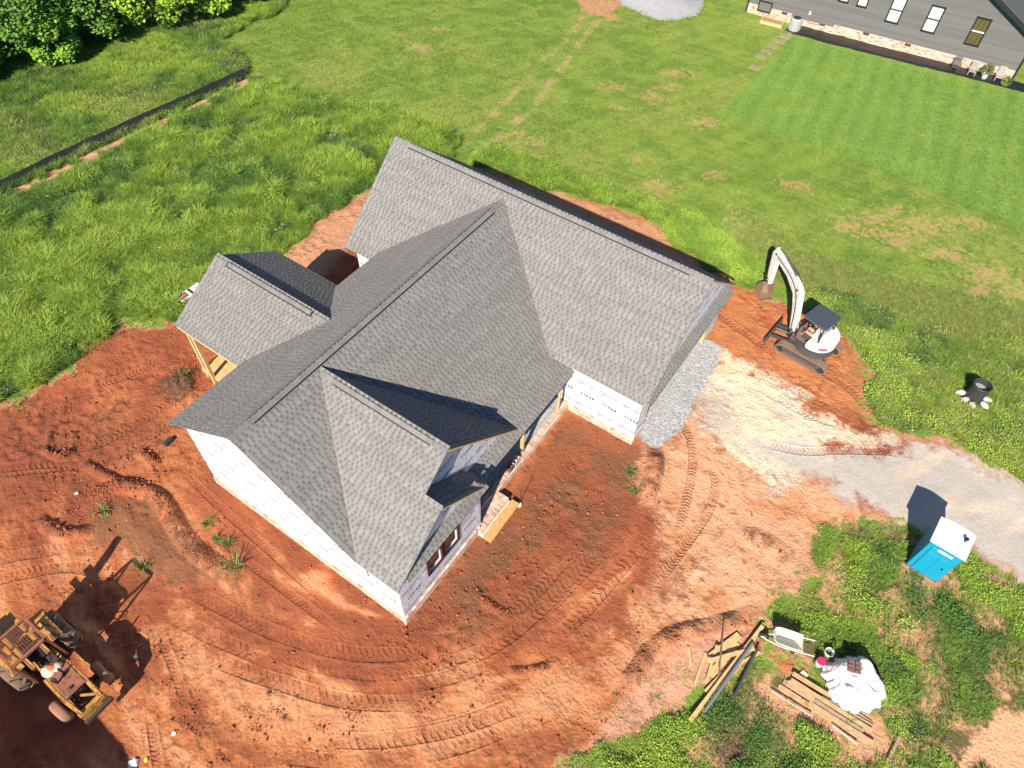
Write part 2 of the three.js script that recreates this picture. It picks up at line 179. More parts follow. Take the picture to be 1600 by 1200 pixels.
// the near sheet carries fine relief and prints; 2.2 cm to the pixel
const NX0 = -22, NZ0 = -36, NW = 44, ND = 36, TW = 2048, TD = 1676, SX = TW / NW, SZ = TD / ND;
const relief = new Float32Array(TW * TD), pressed = new Float32Array(TW * TD), turned = new Float32Array(TW * TD);
const smoothLine = (pts, step) => { const c = new THREE.CatmullRomCurve3(pts.map(p => V(p[0], 0, p[1]))), n = Math.ceil(c.getLength() / step), out = []; for (let i = 0; i <= n; i++) { const t = i / n, p = c.getPointAt(t), q = c.getTangentAt(t); out.push([p.x, p.z, q.x, q.z, t * n * step, t]); } return out; };
TRACKS.forEach(([pts, w, lug], ti) => {
  for (const [x, z, tx, tz, s, t] of smoothLine(pts, 0.018)) {
    const fade = Math.min(1, t * 6, (1 - t) * 6) * smooth(0.36, 0.68, vn(s * 0.33 + ti * 9.7, ti * 3.3));
    if (fade <= 0) continue;
    for (let o = -w / 2 - 0.09; o <= w / 2 + 0.09; o += 0.018) {
      const i = ((x - tz * o - NX0) * SX) | 0, j = ((z + tx * o - NZ0) * SZ) | 0; if (i < 0 || j < 0 || i >= TW || j >= TD) continue;
      const k = j * TW + i, e = Math.abs(o) / (w / 2); let h;
      if (e > 1) h = 0.022 * (1 - (e - 1) * w / 0.18); else { const ph = (s + Math.abs(o) * 0.55 * (ti % 3 === 1 ? -1 : 1)) / lug; const q = ph - Math.floor(ph); h = -0.026 + (q < 0.3 + 0.12 * vn(x * 9, z * 9) ? 0.034 : 0) * (0.15 + 1.1 * vn(x * 2.4, z * 2.4 + ti)) + 0.012 * (vn(x * 14, z * 14) - 0.5); }
      relief[k] = mix(relief[k], h, fade * 0.9); if (e <= 1) pressed[k] = Math.max(pressed[k], fade * (1 - 0.4 * e * e));
    }
  }
});
for (const [pts, w, h] of BERMS) for (const [x, z, tx, tz, s, t] of smoothLine(pts, 0.018)) for (let o = -w; o <= w; o += 0.018) {
  const i = ((x - tz * o - NX0) * SX) | 0, j = ((z + tx * o - NZ0) * SZ) | 0; if (i < 0 || j < 0 || i >= TW || j >= TD) continue;
  const k = j * TW + i, f = (1 - (o / w) ** 2) * Math.min(1, t * 5, (1 - t) * 5), hh = h * f * (0.45 + 0.9 * vn(x * 2.2, z * 2.2)); relief[k] = Math.max(relief[k], hh); turned[k] = Math.max(turned[k], f);
}
const nearAt = (arr, x, z) => { const i = (x - NX0) * SX | 0, j = (z - NZ0) * SZ | 0; return i < 0 || j < 0 || i >= TW || j >= TD ? 0 : arr[j * TW + i]; };
function reliefSmooth(x, z) { let s = 0; for (let a = -2; a <= 2; a++) for (let b = -2; b <= 2; b++) s += nearAt(relief, x + a * 0.03, z + b * 0.03); return s / 25; }
const houseMask = (x, z) => { const a = x * 0.8387 + z * 0.5445, b = -x * 0.5445 + z * 0.8387; return Math.min(smooth(0, 1.2, Math.max(-17.9 - a, a + 7.0, -17.2 + 0 - b, b + 5.1) + 0), smooth(0, 1.2, Math.max(-20.2 - a, a + 4.6, -25.4 - b, b + 16.6))); };
function groundHeight(x, z) {
  const d = at(F.dirt, x, z), m = smooth(-0.4, 1, d), soft = houseMask(x, z);
  let h = (fbm(x * 0.35, z * 0.35, 3) - 0.5) * 0.22 * (0.4 + 0.6 * m) * soft;
  h += (fbm(x * 1.7, z * 1.7, 3) - 0.5) * mix(0.07, 0.1, m) * (1 - smooth(-0.2, 0.6, at(F.road, x, z)) * 0.7) * soft;
  if (m > 0.01) { const rough = smooth(0.46, 0.66, fbm(x * 0.45 + 70, z * 0.45, 3)) * 0.8 + 0.35 * smooth(-0.2, 0.8, at(F.front, x, z)) + 0.4 * smooth(-0.2, 0.8, at(F.leftdark, x, z)); h += (reliefSmooth(x, z) + (fbm(x * 4.6, z * 4.6, 3) - 0.5) * 0.16 * rough * soft * (1 - 0.7 * nearAt(pressed, x, z)) * (1 - smooth(-0.5, 0.2, at(F.road, x, z))) * (1 - smooth(-0.4, 0.3, at(F.pink, x, z)))) * m; }
  h += 0.16 * smooth(0.0, 1.6, at(F.ring, x, z)) * soft;
  return h;
}
// colour (linear) and fine relief of the ground at a point
const C = [0, 0, 0]; let fineH = 0;
const lay = (c, t) => { C[0] += (c[0] - C[0]) * t; C[1] += (c[1] - C[1]) * t; C[2] += (c[2] - C[2]) * t; };
const K = { red: [0.3, 0.082, 0.03], dark: [0.115, 0.038, 0.018], moist: [0.19, 0.053, 0.021], orange: [0.44, 0.17, 0.062], dry: [0.6, 0.325, 0.18], pale: [0.55, 0.31, 0.18], cream: [0.68, 0.55, 0.38], dusty: [0.47, 0.43, 0.36], pink: [0.5, 0.265, 0.175], gravel: [0.42, 0.4, 0.36], fresh: [0.36, 0.37, 0.385],
  olive: [0.15, 0.07, 0.032], grassSoil: [0.085, 0.10, 0.028], lawn: [0.115, 0.195, 0.021], lawnB: [0.17, 0.25, 0.032], lawnY: [0.25, 0.272, 0.062], straw: [0.33, 0.25, 0.115], bare: [0.42, 0.235, 0.12], turf: [0.105, 0.215, 0.028], turfB: [0.165, 0.275, 0.044] };
function paint(x, z, near, k) {
  const n1 = fbm(x * 0.22 + 3, z * 0.22, 3), n2 = fbm(x * 0.9, z * 0.9 + 40, 3), n3 = fbm(x * 4.1 + 9, z * 4.1, 3), n4 = vn(x * 13.1 + z * 9.7, z * 13.1 - x * 9.7), n5 = vn(x * 21 - z * 35 + 5, z * 21 + x * 35), ed = (n2 - 0.5) * 1.5 + (n3 - 0.5) * 1.1 + (n4 - 0.5) * 0.25;
  const dirt = at(F.dirt, x, z) + ed * 0.75; fineH = 0;
  if (dirt < 0.35) {                                   // grass side
    const turf = smooth(-0.3, 0.3, at(F.lawnN, x, z) + (n3 - 0.5) * 0.4), tall = Math.max(at(F.meadow, x, z), at(F.rough, x, z), at(F.strip1, x, z), at(F.strip2, x, z), at(F.weedR, x, z), at(F.weedBR, x, z)) + ed * 0.4;
    C[0] = K.lawn[0]; C[1] = K.lawn[1]; C[2] = K.lawn[2];
    lay(K.lawnB, smooth(0.35, 0.65, n2)); lay(K.lawnY, smooth(0.5, 0.72, n1 * 0.6 + n3 * 0.4) * 0.75);
    const mow = Math.sin((x * 0.53 + z * 0.85) * 4.6 + (n1 - 0.5) * 3); lay(mow > 0 ? K.lawnB : K.lawn, 0.4 * Math.abs(mow)); lay(K.lawnY, smooth(0.55, 0.75, fbm((x * 0.88 + z * 0.47) * 0.5, (z * 0.88 - x * 0.47) * 3, 3)) * 0.4);
    lay(K.straw, smooth(-0.6, 0.9, at(F.dryband, x, z) + (n3 - 0.5) * 1.6) * 0.42 * (0.5 + n3));
    if (turf > 0) { const st = 0.5 + 0.5 * Math.sin((x * 0.87 + z * 0.42 + (n1 - 0.5) * 0.6) * 5.2); const c0 = C.slice(); C[0] = K.turf[0]; C[1] = K.turf[1]; C[2] = K.turf[2]; lay(K.turfB, 0.2 + st * 0.5 + (n2 - 0.5) * 0.8); lay(K.lawnB, smooth(0.5, 0.7, fbm((x * 0.42 - z * 0.87) * 0.35, (x * 0.87 + z * 0.42) * 2.2, 3)) * 0.5); lay(K.lawnY, smooth(0.62, 0.8, n3 * 0.5 + n2 * 0.5) * 0.5); for (let q = 0; q < 3; q++) C[q] = mix(c0[q], C[q], turf); }
    lay(K.bare, smooth(0.1, 0.5, at(patchField, x, z) - 0.15 + (n3 - 0.5) * 2.2 + (n4 - 0.5) * 1.6) * 0.55);
    lay(K.straw, smooth(0.4, 0.0, at(lawnTrack, x, z) + (n3 - 0.5) * 0.9) * 0.7 * smooth(0.35, 0.6, n2 + 0.05)); lay(K.bare, smooth(0.22, 0.0, at(lawnTrack, x, z) + (n3 - 0.42) * 0.9) * 0.55 * smooth(0.4, 0.6, n2));
    lay(K.bare, smooth(0.0, 0.5, at(F.bareTop, x, z) + ed));
    lay(K.grassSoil, smooth(0, 0.5, tall)); { const wb = smooth(0, 0.4, at(F.weedBR, x, z)); lay(K.olive, wb * 0.35); lay(K.dry, wb * smooth(0.53, 0.62, fbm(x * 0.8 + 50, z * 0.8, 3)) * 0.7); }; lay(K.straw, smooth(0, 0.5, tall) * smooth(0.55, 0.75, n2) * 0.6);
    const fl = (x + z * 0 - 0); const fr = at(fenceNear, x, z); if (fr < 1.4) { const below = (x + 28.6) * 13.23 - (z + 31.42) * -10.23; lay(K.pale, below > 0 ? smooth(1.15, 0.5, fr + (n3 - 0.5) * 1.0) : 0); }
    lay(K.dry, smooth(-0.1, 0.5, at(F.bareBR, x, z) + ed)); 
    const g = 0.72 + 0.3 * n4 + 0.32 * n5; C[0] *= g; C[1] *= g; C[2] *= g; fineH = 0.02 * n4 + 0.015 * n5;
  }
  if (dirt > 0) {                                      // bare soil side
    const c0 = C[0], c1 = C[1], c2 = C[2], w = smooth(0, 0.3, dirt);
    C[0] = K.red[0]; C[1] = K.red[1]; C[2] = K.red[2];
    lay(K.orange, smooth(0.42, 0.72, n1 * 0.55 + n2 * 0.45) * 0.8); lay(K.moist, smooth(0.52, 0.3, n1 * 0.5 + n2 * 0.5) * 0.7);
    lay(K.orange, smooth(0.2, 0.8, fbm(x * 0.5 + z * 0.28 + 60, z * 0.9 - x * 0.55, 3)) * smooth(-7, -4, z) * 0.5);
    { const ra = Math.hypot(x + 3, z + 17.5), an = Math.atan2(z + 17.5, x + 3), sw = fbm(ra * 1.5 + 0.5 * n2, an * 5 + 9, 4), low = smooth(-14.5, -11, z); lay(K.orange, smooth(0.5, 0.68, sw) * low * 0.6); lay(K.moist, smooth(0.46, 0.3, sw) * low * 0.6); lay(K.dry, smooth(0.62, 0.74, sw) * low * 0.4); }
    lay(K.moist, smooth(-0.5, 0.8, at(F.leftdark, x, z) + ed) * 0.5); lay(K.dark, smooth(-0.4, 0.7, at(F.leftdark, x, z) + ed) * smooth(0.5, 0.66, n3) * 0.6);
    lay(K.olive, smooth(-0.2, 0.6, at(F.ring, x, z) + ed) * 0.75);
    lay(K.moist, smooth(-0.3, 0.4, at(F.front, x, z) + ed * 0.5) * 0.75); lay(K.olive, smooth(0.2, 1.4, at(F.front, x, z) + ed) * smooth(0.4, 0.62, n2) * 0.75);
    lay(K.orange, smooth(-0.5, 0.7, at(F.orange, x, z) + ed) * 0.85); lay(K.red, smooth(-0.2, 0.8, at(F.orange, x, z) + ed) * smooth(0.5, 0.68, n2) * 0.7);
    lay(K.dry, smooth(-0.7, 0.9, at(F.dry, x, z) + ed) * 0.9); lay(K.orange, smooth(-0.6, 0.6, at(F.dry, x, z)) * smooth(0.46, 0.66, n2) * 0.6); lay(K.red, smooth(-0.2, 1, at(F.dry, x, z)) * smooth(0.5, 0.68, n1 * 0.4 + n3 * 0.6) * 0.55); lay(K.pale, smooth(-0.6, 0.6, at(F.dry, x, z)) * smooth(0.56, 0.72, fbm(x * 1.3 + 33, z * 1.3, 3)) * 0.7);
    lay(K.pale, smooth(-0.5, 0.5, at(F.pale, x, z) + ed * 0.6) * 0.6); lay(K.pink, smooth(-0.25, 0.35, at(F.pink, x, z) + ed * 0.6) * 0.95);
    lay(K.orange, smooth(-0.7, 0.6, at(F.sweep, x, z) + ed) * 0.7); lay(K.dry, smooth(-0.4, 0.8, at(F.sweep, x, z) + ed * 1.2) * 0.35);
    lay(K.pale, smooth(0.5, 0.12, dirt) * 0.6);        // dusty verge where soil meets grass
    if (near) { lay(n3 > 0.5 ? K.red : K.moist, pressed[k] * 0.32 * (1 - smooth(-0.2, 0.3, at(F.road, x, z)))); lay(K.dark, turned[k] * 0.55 * smooth(0.25, 0.6, n3)); }
    lay(K.pale, smooth(-1.6, 0.4, at(F.dusty, x, z) + ed) * 0.6); lay(K.dusty, smooth(-0.7, 0.6, at(F.dusty, x, z) + ed * 1.1) * 0.85); const cr = at(F.cream, x, z) + 0.2 + ed * 0.9; lay(K.cream, smooth(-0.35, 0.5, cr) * 0.92); lay(K.dusty, smooth(-0.35, 0.5, cr) * smooth(0.42, 0.62, n2) * 0.6);
    const rd = at(F.road, x, z) + ed * 0.9 - smooth(12.5, 9.5, x) * 0.5; const rw = smooth(-0.35, 0.6, rd); lay(K.gravel, rw * 0.95); lay(K.cream, rw * smooth(0.5, 0.75, fbm(x * 0.5 + z * 0.9, z * 0.35 - x * 0.2, 3)) * 0.4); if (near) lay(K.pale, rw * pressed[k] * 0.3);
    const cl = smooth(0.56, 0.74, n3) * (1 - rw) * (1 - smooth(-0.2, 0.4, at(F.cream, x, z))); lay(K.dark, cl * 0.32 * smooth(0.35, 0.7, fbm(x * 0.45 + 70, z * 0.45, 2)));
    const fr = smooth(-0.05, 0.2, at(F.fresh, x, z) + ed * 0.22); lay(K.fresh, fr);
    const sp = fr > 0.4 ? 0.5 + 1.05 * n5 * (0.5 + n4) : rw > 0.5 ? 0.86 + 0.16 * n4 + 0.12 * n5 : 0.84 + 0.18 * n4 + 0.14 * n5; C[0] *= sp; C[1] *= sp; C[2] *= sp;
    fineH = fineH * (1 - w) + w * (fr > 0.4 ? 0.03 * n5 : ((0.02 * n4 + 0.008 * n5) * (1 - 0.6 * rw) + 0.055 * Math.max(0, n3 - 0.5) * (1 - rw) * (near ? 1 - pressed[k] * 0.6 : 1) + 0.02 * (n3 - 0.5) * (1 - rw)));
    C[0] = mix(c0, C[0], w); C[1] = mix(c1, C[1], w); C[2] = mix(c2, C[2], w);
  }
}
function sheetTextures(x0, z0, w, d, tw, td, near) {
  const c = new Uint8Array(tw * td * 4), b = new Uint8Array(tw * td * 4);
  for (let j = 0, k = 0; j < td; j++) for (let i = 0; i < tw; i++, k++) {
    const x = x0 + (i + 0.5) / tw * w, z = z0 + (j + 0.5) / td * d; paint(x, z, near, k);
    const q = k * 4; c[q] = enc(C[0]); c[q + 1] = enc(C[1]); c[q + 2] = enc(C[2]); c[q + 3] = 255;
    const h = clamp((fineH + (near ? relief[k] * 0.8 : 0) + 0.05) / 0.25) * 255; b[q] = b[q + 1] = b[q + 2] = h; b[q + 3] = 255;
  }
  const mk = (arr, srgb) => { const t = new THREE.DataTexture(arr, tw, td); t.colorSpace = srgb ? THREE.SRGBColorSpace : THREE.NoColorSpace; t.magFilter = t.minFilter = THREE.LinearFilter; t.needsUpdate = true; return t; };
  return new THREE.MeshStandardMaterial({ map: mk(c, true), bumpMap: mk(b, false), bumpScale: 0.25, roughness: 0.96 });
}
const nearMat = sheetTextures(NX0, NZ0, NW, ND, TW, TD, true), farMat = sheetTextures(FX0, FZ0, FW, FD, 2048, 1706, false);
function sheet(x0, z0, w, d, step, m, uvBox, hole, kinds) {
  const nx = Math.round(w / step), nz = Math.round(d / step), pos = [], uv = [], nor = [], H = new Float32Array((nx + 1) * (nz + 1));
  for (let j = 0; j <= nz; j++) for (let i = 0; i <= nx; i++) { const x = x0 + i * w / nx, z = z0 + j * d / nz; H[j * (nx + 1) + i] = groundHeight(x, z); pos.push(x, H[j * (nx + 1) + i], z); uv.push((x - uvBox[0]) / uvBox[2], (z - uvBox[1]) / uvBox[3]); }
  for (let j = 0; j <= nz; j++) for (let i = 0; i <= nx; i++) { const hx = (H[j * (nx + 1) + Math.min(nx, i + 1)] - H[j * (nx + 1) + Math.max(0, i - 1)]) / (2 * w / nx), hz = (H[Math.min(nz, j + 1) * (nx + 1) + i] - H[Math.max(0, j - 1) * (nx + 1) + i]) / (2 * d / nz), L = Math.hypot(hx, 1, hz); nor.push(-hx / L, 1 / L, -hz / L); }
  const idx = {};
  for (let j = 0; j < nz; j++) for (let i = 0; i < nx; i++) {
    const x = x0 + (i + 0.5) * w / nx, z = z0 + (j + 0.5) * d / nz; if (hole && x > hole[0] && x < hole[0] + hole[2] && z > hole[1] && z < hole[1] + hole[3]) continue;
    const kind = at(F.fresh, x, z) > 0 ? 'gravel_pad' : at(F.road, x, z) > 0 ? 'gravel_driveway' : at(F.dirt, x, z) > 0 ? 'dirt_yard' : at(F.lawnN, x, z) > 0 ? 'striped_lawn' : Math.max(at(F.meadow, x, z), at(F.rough, x, z), at(F.strip1, x, z), at(F.strip2, x, z), at(F.weedR, x, z), at(F.weedBR, x, z)) > 0 ? 'meadow_ground' : 'mown_lawn';
    const a = j * (nx + 1) + i; (idx[kind] ??= []).push(a, a + nx + 1, a + 1, a + 1, a + nx + 1, a + nx + 2);
  }
  for (const kind in idx) {                            // the vertices of one kind of ground
    const map = new Map(), p = [], u = [], n = [], id = idx[kind].map(v => { let q = map.get(v); if (q === undefined) { q = map.size; map.set(v, q); p.push(pos[3 * v], pos[3 * v + 1], pos[3 * v + 2]); u.push(uv[2 * v], uv[2 * v + 1]); n.push(nor[3 * v], nor[3 * v + 1], nor[3 * v + 2]); } return q; });
    const g = new THREE.BufferGeometry(); g.setAttribute('position', new THREE.Float32BufferAttribute(p, 3)); g.setAttribute('normal', new THREE.Float32BufferAttribute(n, 3)); g.setAttribute('uv', new THREE.Float32BufferAttribute(u, 2)); g.setIndex(id);
    const o = shade(new THREE.Mesh(g, m)); o.name = numbered(kind); o.userData = { kind: 'structure' }; scene.add(o);
  }
}
sheet(NX0, NZ0, NW, ND, 0.08, nearMat, [NX0, NZ0, NW, ND], null);
sheet(FX0, FZ0, FW, FD, 0.4, farMat, [FX0, FZ0, FW, FD], [NX0, NZ0, NW, ND]);
struct('far_ground', place(new THREE.PlaneGeometry(900, 900), 0, -0.25, -40, -Math.PI / 2), mat([0.09, 0.14, 0.03], 1));

// ---------------------------------------------------------------- shared materials
const woodTex = grainTex(256, 256, (u, v, i, j) => { const n = fbm(u * 4, v * 60, 3), k = fbm(u * 7 + 3, v * 9, 2), s = 0.75 + 0.4 * (n - 0.5) + 0.35 * k; return [0.62 * s, 0.42 * s * (0.95 + 0.1 * k), 0.2 * s]; });
const osbTex = grainTex(256, 256, (u, v) => { const a = vn(u * 40 + vn(u * 9, v * 9) * 6, v * 18), b = vn(u * 17 + 9, v * 44 + vn(u * 8, v * 5) * 5), s = 0.7 + 0.35 * a + 0.3 * (b - 0.4); return [0.66 * s, 0.44 * s, 0.19 * s]; });
const pine = new THREE.MeshStandardMaterial({ map: woodTex, roughness: 0.8 }), osb = new THREE.MeshStandardMaterial({ map: osbTex, roughness: 0.85 });
const greyPlank = new THREE.MeshStandardMaterial({ map: woodTex, color: rgb(0.62, 0.66, 0.9), roughness: 0.9 });
const M = { black: mat([0.012, 0.012, 0.013], 0.6), rubber: mat([0.025, 0.023, 0.022], 0.9), white: mat([0.78, 0.78, 0.77], 0.45), steel: mat([0.28, 0.28, 0.28], 0.4, { metalness: 0.8 }), darkSteel: mat([0.05, 0.05, 0.052], 0.55, { metalness: 0.4 }), mortar: mat([0.56, 0.5, 0.42], 0.95), vent: mat([0.015, 0.015, 0.016], 0.8), maroon: mat([0.05, 0.016, 0.016], 0.5), glass: new THREE.MeshPhysicalMaterial({ color: 0xffffff, roughness: 0.03, transmission: 1, thickness: 0, ior: 1.5 }) };
const brickMats = [[0.52, 0.36, 0.27], [0.6, 0.46, 0.36], [0.44, 0.27, 0.19], [0.64, 0.53, 0.43], [0.36, 0.2, 0.14]].map(c => mat(c, 0.92));
const gravelMat = new THREE.MeshStandardMaterial({ map: grainTex(256, 256, (u, v, i, j) => { const n = vn(i * 0.6, j * 0.6), s = 0.5 + 0.85 * n * (0.6 + 0.6 * vn(i * 0.2, j * 0.2)); return [0.36 * s, 0.37 * s, 0.385 * s]; }), roughness: 0.95 }); gravelMat.map.repeat.set(0.5, 0.5);
// printed house wrap
function wrapCanvas() {
  const cv = document.createElement('canvas'); cv.width = 1024; cv.height = 1024; const c = cv.getContext('2d');
  c.fillStyle = '#d0d6dd'; c.fillRect(0, 0, 1024, 1024);
  const f = rng(5); for (let i = 0; i < 260; i++) { c.strokeStyle = f() > 0.5 ? 'rgba(228,233,238,0.5)' : 'rgba(188,197,208,0.4)'; c.lineWidth = 1 + f() * 2; const x = f() * 1024, y = f() * 1024; c.beginPath(); c.moveTo(x, y); c.lineTo(x + (f() - 0.5) * 160, y + (f() - 0.5) * 220); c.stroke(); }
  const emblem = (x, y) => { c.fillStyle = '#a82a58'; c.fillRect(x, y, 12, 82); c.fillRect(x, y, 50, 12); c.fillRect(x, y + 70, 30, 12); c.fillRect(x + 38, y + 22, 14, 60); c.fillRect(x + 62, y, 12, 82); c.fillRect(x + 62, y, 34, 12); c.fillRect(x + 62, y + 36, 34, 10); c.fillRect(x + 90, y + 12, 10, 60); c.fillRect(x + 62, y + 70, 30, 12); c.fillStyle = '#1f2842'; c.font = 'bold 66px sans-serif'; c.fillText('BUILDERS', x + 108, y + 62); c.fillStyle = '#44506e'; c.font = 'bold 42px sans-serif'; c.fillText('FirstSource', x + 100, y + 118); c.fillRect(x + 400, y + 92, 18, 22); };
  const name = (x, y) => { c.strokeStyle = '#d9a6b4'; c.lineWidth = 5; c.beginPath(); c.arc(x - 46, y - 28, 24, 2.2, 5.4); c.stroke(); c.beginPath(); c.moveTo(x - 66, y - 10); c.lineTo(x - 40, y - 44); c.lineTo(x - 18, y - 12); c.stroke(); c.fillStyle = '#050608'; c.font = 'bold 98px sans-serif'; c.save(); c.translate(x, y); c.scale(1.15, 1); c.fillText('TYPAR', 0, 0); c.restore(); };
  c.fillStyle = '#aab2bd'; c.fillRect(0, 610, 1024, 4); c.fillRect(0, 622, 1024, 2);
  for (const x of [30, 542]) { emblem(x, 205); emblem(x, 717); name(x + 90, 525); name(x + 90, 1037 - 8); name(x + 90, 5 - 8 + 8); }
  const t = new THREE.CanvasTexture(cv); t.colorSpace = THREE.SRGBColorSpace; t.wrapS = t.wrapT = THREE.RepeatWrapping; t.repeat.set(1 / 2.1, 1 / 2.8); return t;
}
const wrinkle = grainTex(256, 256, (u, v) => fbm(u * 9 + fbm(u * 5, v * 5, 2) * 2, v * 5, 4), false); wrinkle.repeat.set(0.6, 0.6);
const wrap = new THREE.MeshStandardMaterial({ map: wrapCanvas(), bumpMap: wrinkle, bumpScale: 0.02, roughness: 0.6 });

// ---------------------------------------------------------------- the house under construction
// plan in metres: a runs along the rear ridge, b towards the front gable end; h is height
const HA = -13, HB = -15, TH = 32.99 * R;
const L = (a, b, h) => [a - HA, h, b - HB];
const world = (a, b) => [a * Math.cos(TH) - b * Math.sin(TH), a * Math.sin(TH) + b * Math.cos(TH)];
const house = thing('house', 'unfinished white-wrapped house with grey shingle gable roof on red dirt', 'house', [world(HA, HB)[0], 0, world(HA, HB)[1]], -TH);
const decks = [], roof = part('roof', new THREE.BoxGeometry(0.3, 0.1, 0.3), mat([0.13, 0.127, 0.12], 0.95), house);   // the sheathing is set once all slopes are known
const shingleCol = [0.205, 0.203, 0.196];
function shingleGeometry(w, seed) {   // one laminated strip: a base and proud tabs; x along the eave, y out, z up the slope
  const f = rng(seed), pos = [], col = [], e = 0.143;
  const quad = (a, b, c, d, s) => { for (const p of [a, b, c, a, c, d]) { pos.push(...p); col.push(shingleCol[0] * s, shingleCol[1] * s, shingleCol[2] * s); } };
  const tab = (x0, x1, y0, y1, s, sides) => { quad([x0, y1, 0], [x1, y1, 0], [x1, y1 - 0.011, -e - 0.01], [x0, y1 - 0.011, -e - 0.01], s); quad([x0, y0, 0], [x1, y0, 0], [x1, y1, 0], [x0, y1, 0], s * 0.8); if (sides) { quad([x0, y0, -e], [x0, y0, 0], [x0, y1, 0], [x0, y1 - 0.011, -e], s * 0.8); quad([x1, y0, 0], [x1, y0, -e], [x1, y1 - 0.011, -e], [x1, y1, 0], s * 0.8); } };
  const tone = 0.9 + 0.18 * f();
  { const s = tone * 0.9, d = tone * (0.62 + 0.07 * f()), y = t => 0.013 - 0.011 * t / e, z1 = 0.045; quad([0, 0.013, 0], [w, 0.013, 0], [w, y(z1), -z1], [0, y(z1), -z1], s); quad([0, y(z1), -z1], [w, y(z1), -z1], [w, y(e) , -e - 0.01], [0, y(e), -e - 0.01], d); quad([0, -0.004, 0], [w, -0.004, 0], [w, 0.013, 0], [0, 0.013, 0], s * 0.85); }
  let x = 0.01 + f() * 0.05; while (x < w - 0.05) { const tw = Math.min(0.09 + f() * 0.08, w - x - 0.01); if (tw > 0.04) tab(x, x + tw, 0.003, 0.021, tone * (0.93 + 0.14 * f()), true); x += tw + 0.07 + f() * 0.04; }
  const g = new THREE.BufferGeometry(); g.setAttribute('position', new THREE.Float32BufferAttribute(pos, 3)); g.setAttribute('color', new THREE.Float32BufferAttribute(col, 3)); g.computeVertexNormals(); g.setAttribute('uv', new THREE.Float32BufferAttribute(new Float32Array(pos.length / 3 * 2), 2)); return g;
}
const granule = grainTex(128, 128, () => { const s = 0.86 + 0.28 * rnd(); return [s * 0.9, s * 0.9, s * 0.9]; });
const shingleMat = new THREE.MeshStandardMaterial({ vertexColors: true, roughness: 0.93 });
const shingleVariants = [1, 2, 3, 4, 5, 6, 7, 8].map(s => shingleGeometry(0.995, s * 31));
let shinglesLeft = 300; const shingleRest = [];
function slope(pts, own = true) {                     // pts: eave start, eave end, then up and round (a, b, h)
  const Q = pts.map(p => V(...L(...p))), e = Q[1].clone().sub(Q[0]).normalize(), raw = Q[2].clone().sub(Q[1]); const up = raw.sub(e.clone().multiplyScalar(raw.dot(e))).normalize(), n = e.clone().cross(up); if (n.y < 0) { n.negate(); }
  const nn = n.clone(), poly = Q.map(q => { const d = q.clone().sub(Q[0]); return [d.dot(e), d.dot(up)]; }), top = Math.max(...poly.map(p => p[1]));
  const deck = slab(Q.map(q => q.toArray()), nn.clone().multiplyScalar(-0.05).toArray());
  decks.push(deck);
  const flip = e.clone().cross(up).y < 0;             // keep x, y, z right-handed
  const X = flip ? e.clone().negate() : e.clone(), Zd = up.clone().negate();
  const count = Math.ceil(top / 0.143);
  for (let k = 0; k < count; k++) {
    const t0 = k * 0.143, tm = Math.min(t0 + 0.07, top - 0.004), xs = [];
    for (let i = 0, j = poly.length - 1; i < poly.length; j = i++) { const [x1, y1] = poly[j], [x2, y2] = poly[i]; if ((y1 > tm) !== (y2 > tm)) xs.push(x1 + (x2 - x1) * (tm - y1) / (y2 - y1)); }
    xs.sort((p, q) => p - q);
    for (let q = 0; q + 1 < xs.length; q += 2) {
      let s0 = xs[q], first = true; const s1 = xs[q + 1], shift = (vn(k * 7.31 + Q[0].x, 3.7) * 3.1) % 1;
      while (s0 < s1 - 0.02) {
        let w = first ? 0.2 + 0.8 * ((shift + 0.13) % 1) : 1; first = false; if (s0 + w > s1 - 0.05) w = s1 - s0;
        const start = flip ? s0 + w : s0, o = Q[0].clone().addScaledVector(e, start).addScaledVector(up, t0), m = new THREE.Matrix4().makeBasis(X, nn, Zd); m.setPosition(o);
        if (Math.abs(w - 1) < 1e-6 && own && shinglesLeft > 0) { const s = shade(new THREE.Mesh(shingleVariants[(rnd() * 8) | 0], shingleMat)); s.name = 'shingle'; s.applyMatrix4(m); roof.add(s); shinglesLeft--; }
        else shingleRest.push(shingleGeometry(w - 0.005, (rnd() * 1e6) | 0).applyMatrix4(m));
        s0 += w;
      }
    }
  }
}
// slopes: [eave from, eave to, ...]; the joined front gable first, it is nearest to the camera
slope([[-9.15, -5.31, 3.357], [-7.39, -5.31, 3.357], [-7.39, -7.72, 5.276], [-8.11, -7.72, 5.276], [-8.11, -9.03, 6.324], [-13.64, -9.03, 6.324]]);
slope([[-7.89, -16.84, 2.56], [-7.89, -9.6, 2.56], [-9.2, -9.6, 3.418], [-9.15, -5.31, 3.385], [-13.85, -5.31, 6.46], [-13.85, -20.12, 6.46], [-8.9, -16.42, 3.218], [-8.9, -16.84, 3.218]]);
slope([[-4.51, -16.42, 3.22], [-20.06, -16.42, 3.22], [-20.06, -20.47, 6.77], [-4.51, -20.47, 6.77]]);
slope([[-18.27, -5.31, 3.565], [-18.27, -16.81, 3.565], [-13.85, -20.12, 6.46], [-13.85, -5.31, 6.46]], false);
slope([[-20.06, -25.1, 2.95], [-4.51, -25.1, 2.95], [-4.51, -20.47, 6.77], [-20.06, -20.47, 6.77]], false);
slope([[-8.11, -13.07, 2.7], [-8.2, -13.07, 2.7], [-13.64, -9.03, 6.324], [-8.11, -9.03, 6.324]], false);
slope([[-7.39, -10.08, 3.35], [-8.42, -10.08, 3.35], [-8.42, -7.74, 5.225], [-7.39, -7.74, 5.225]], false);
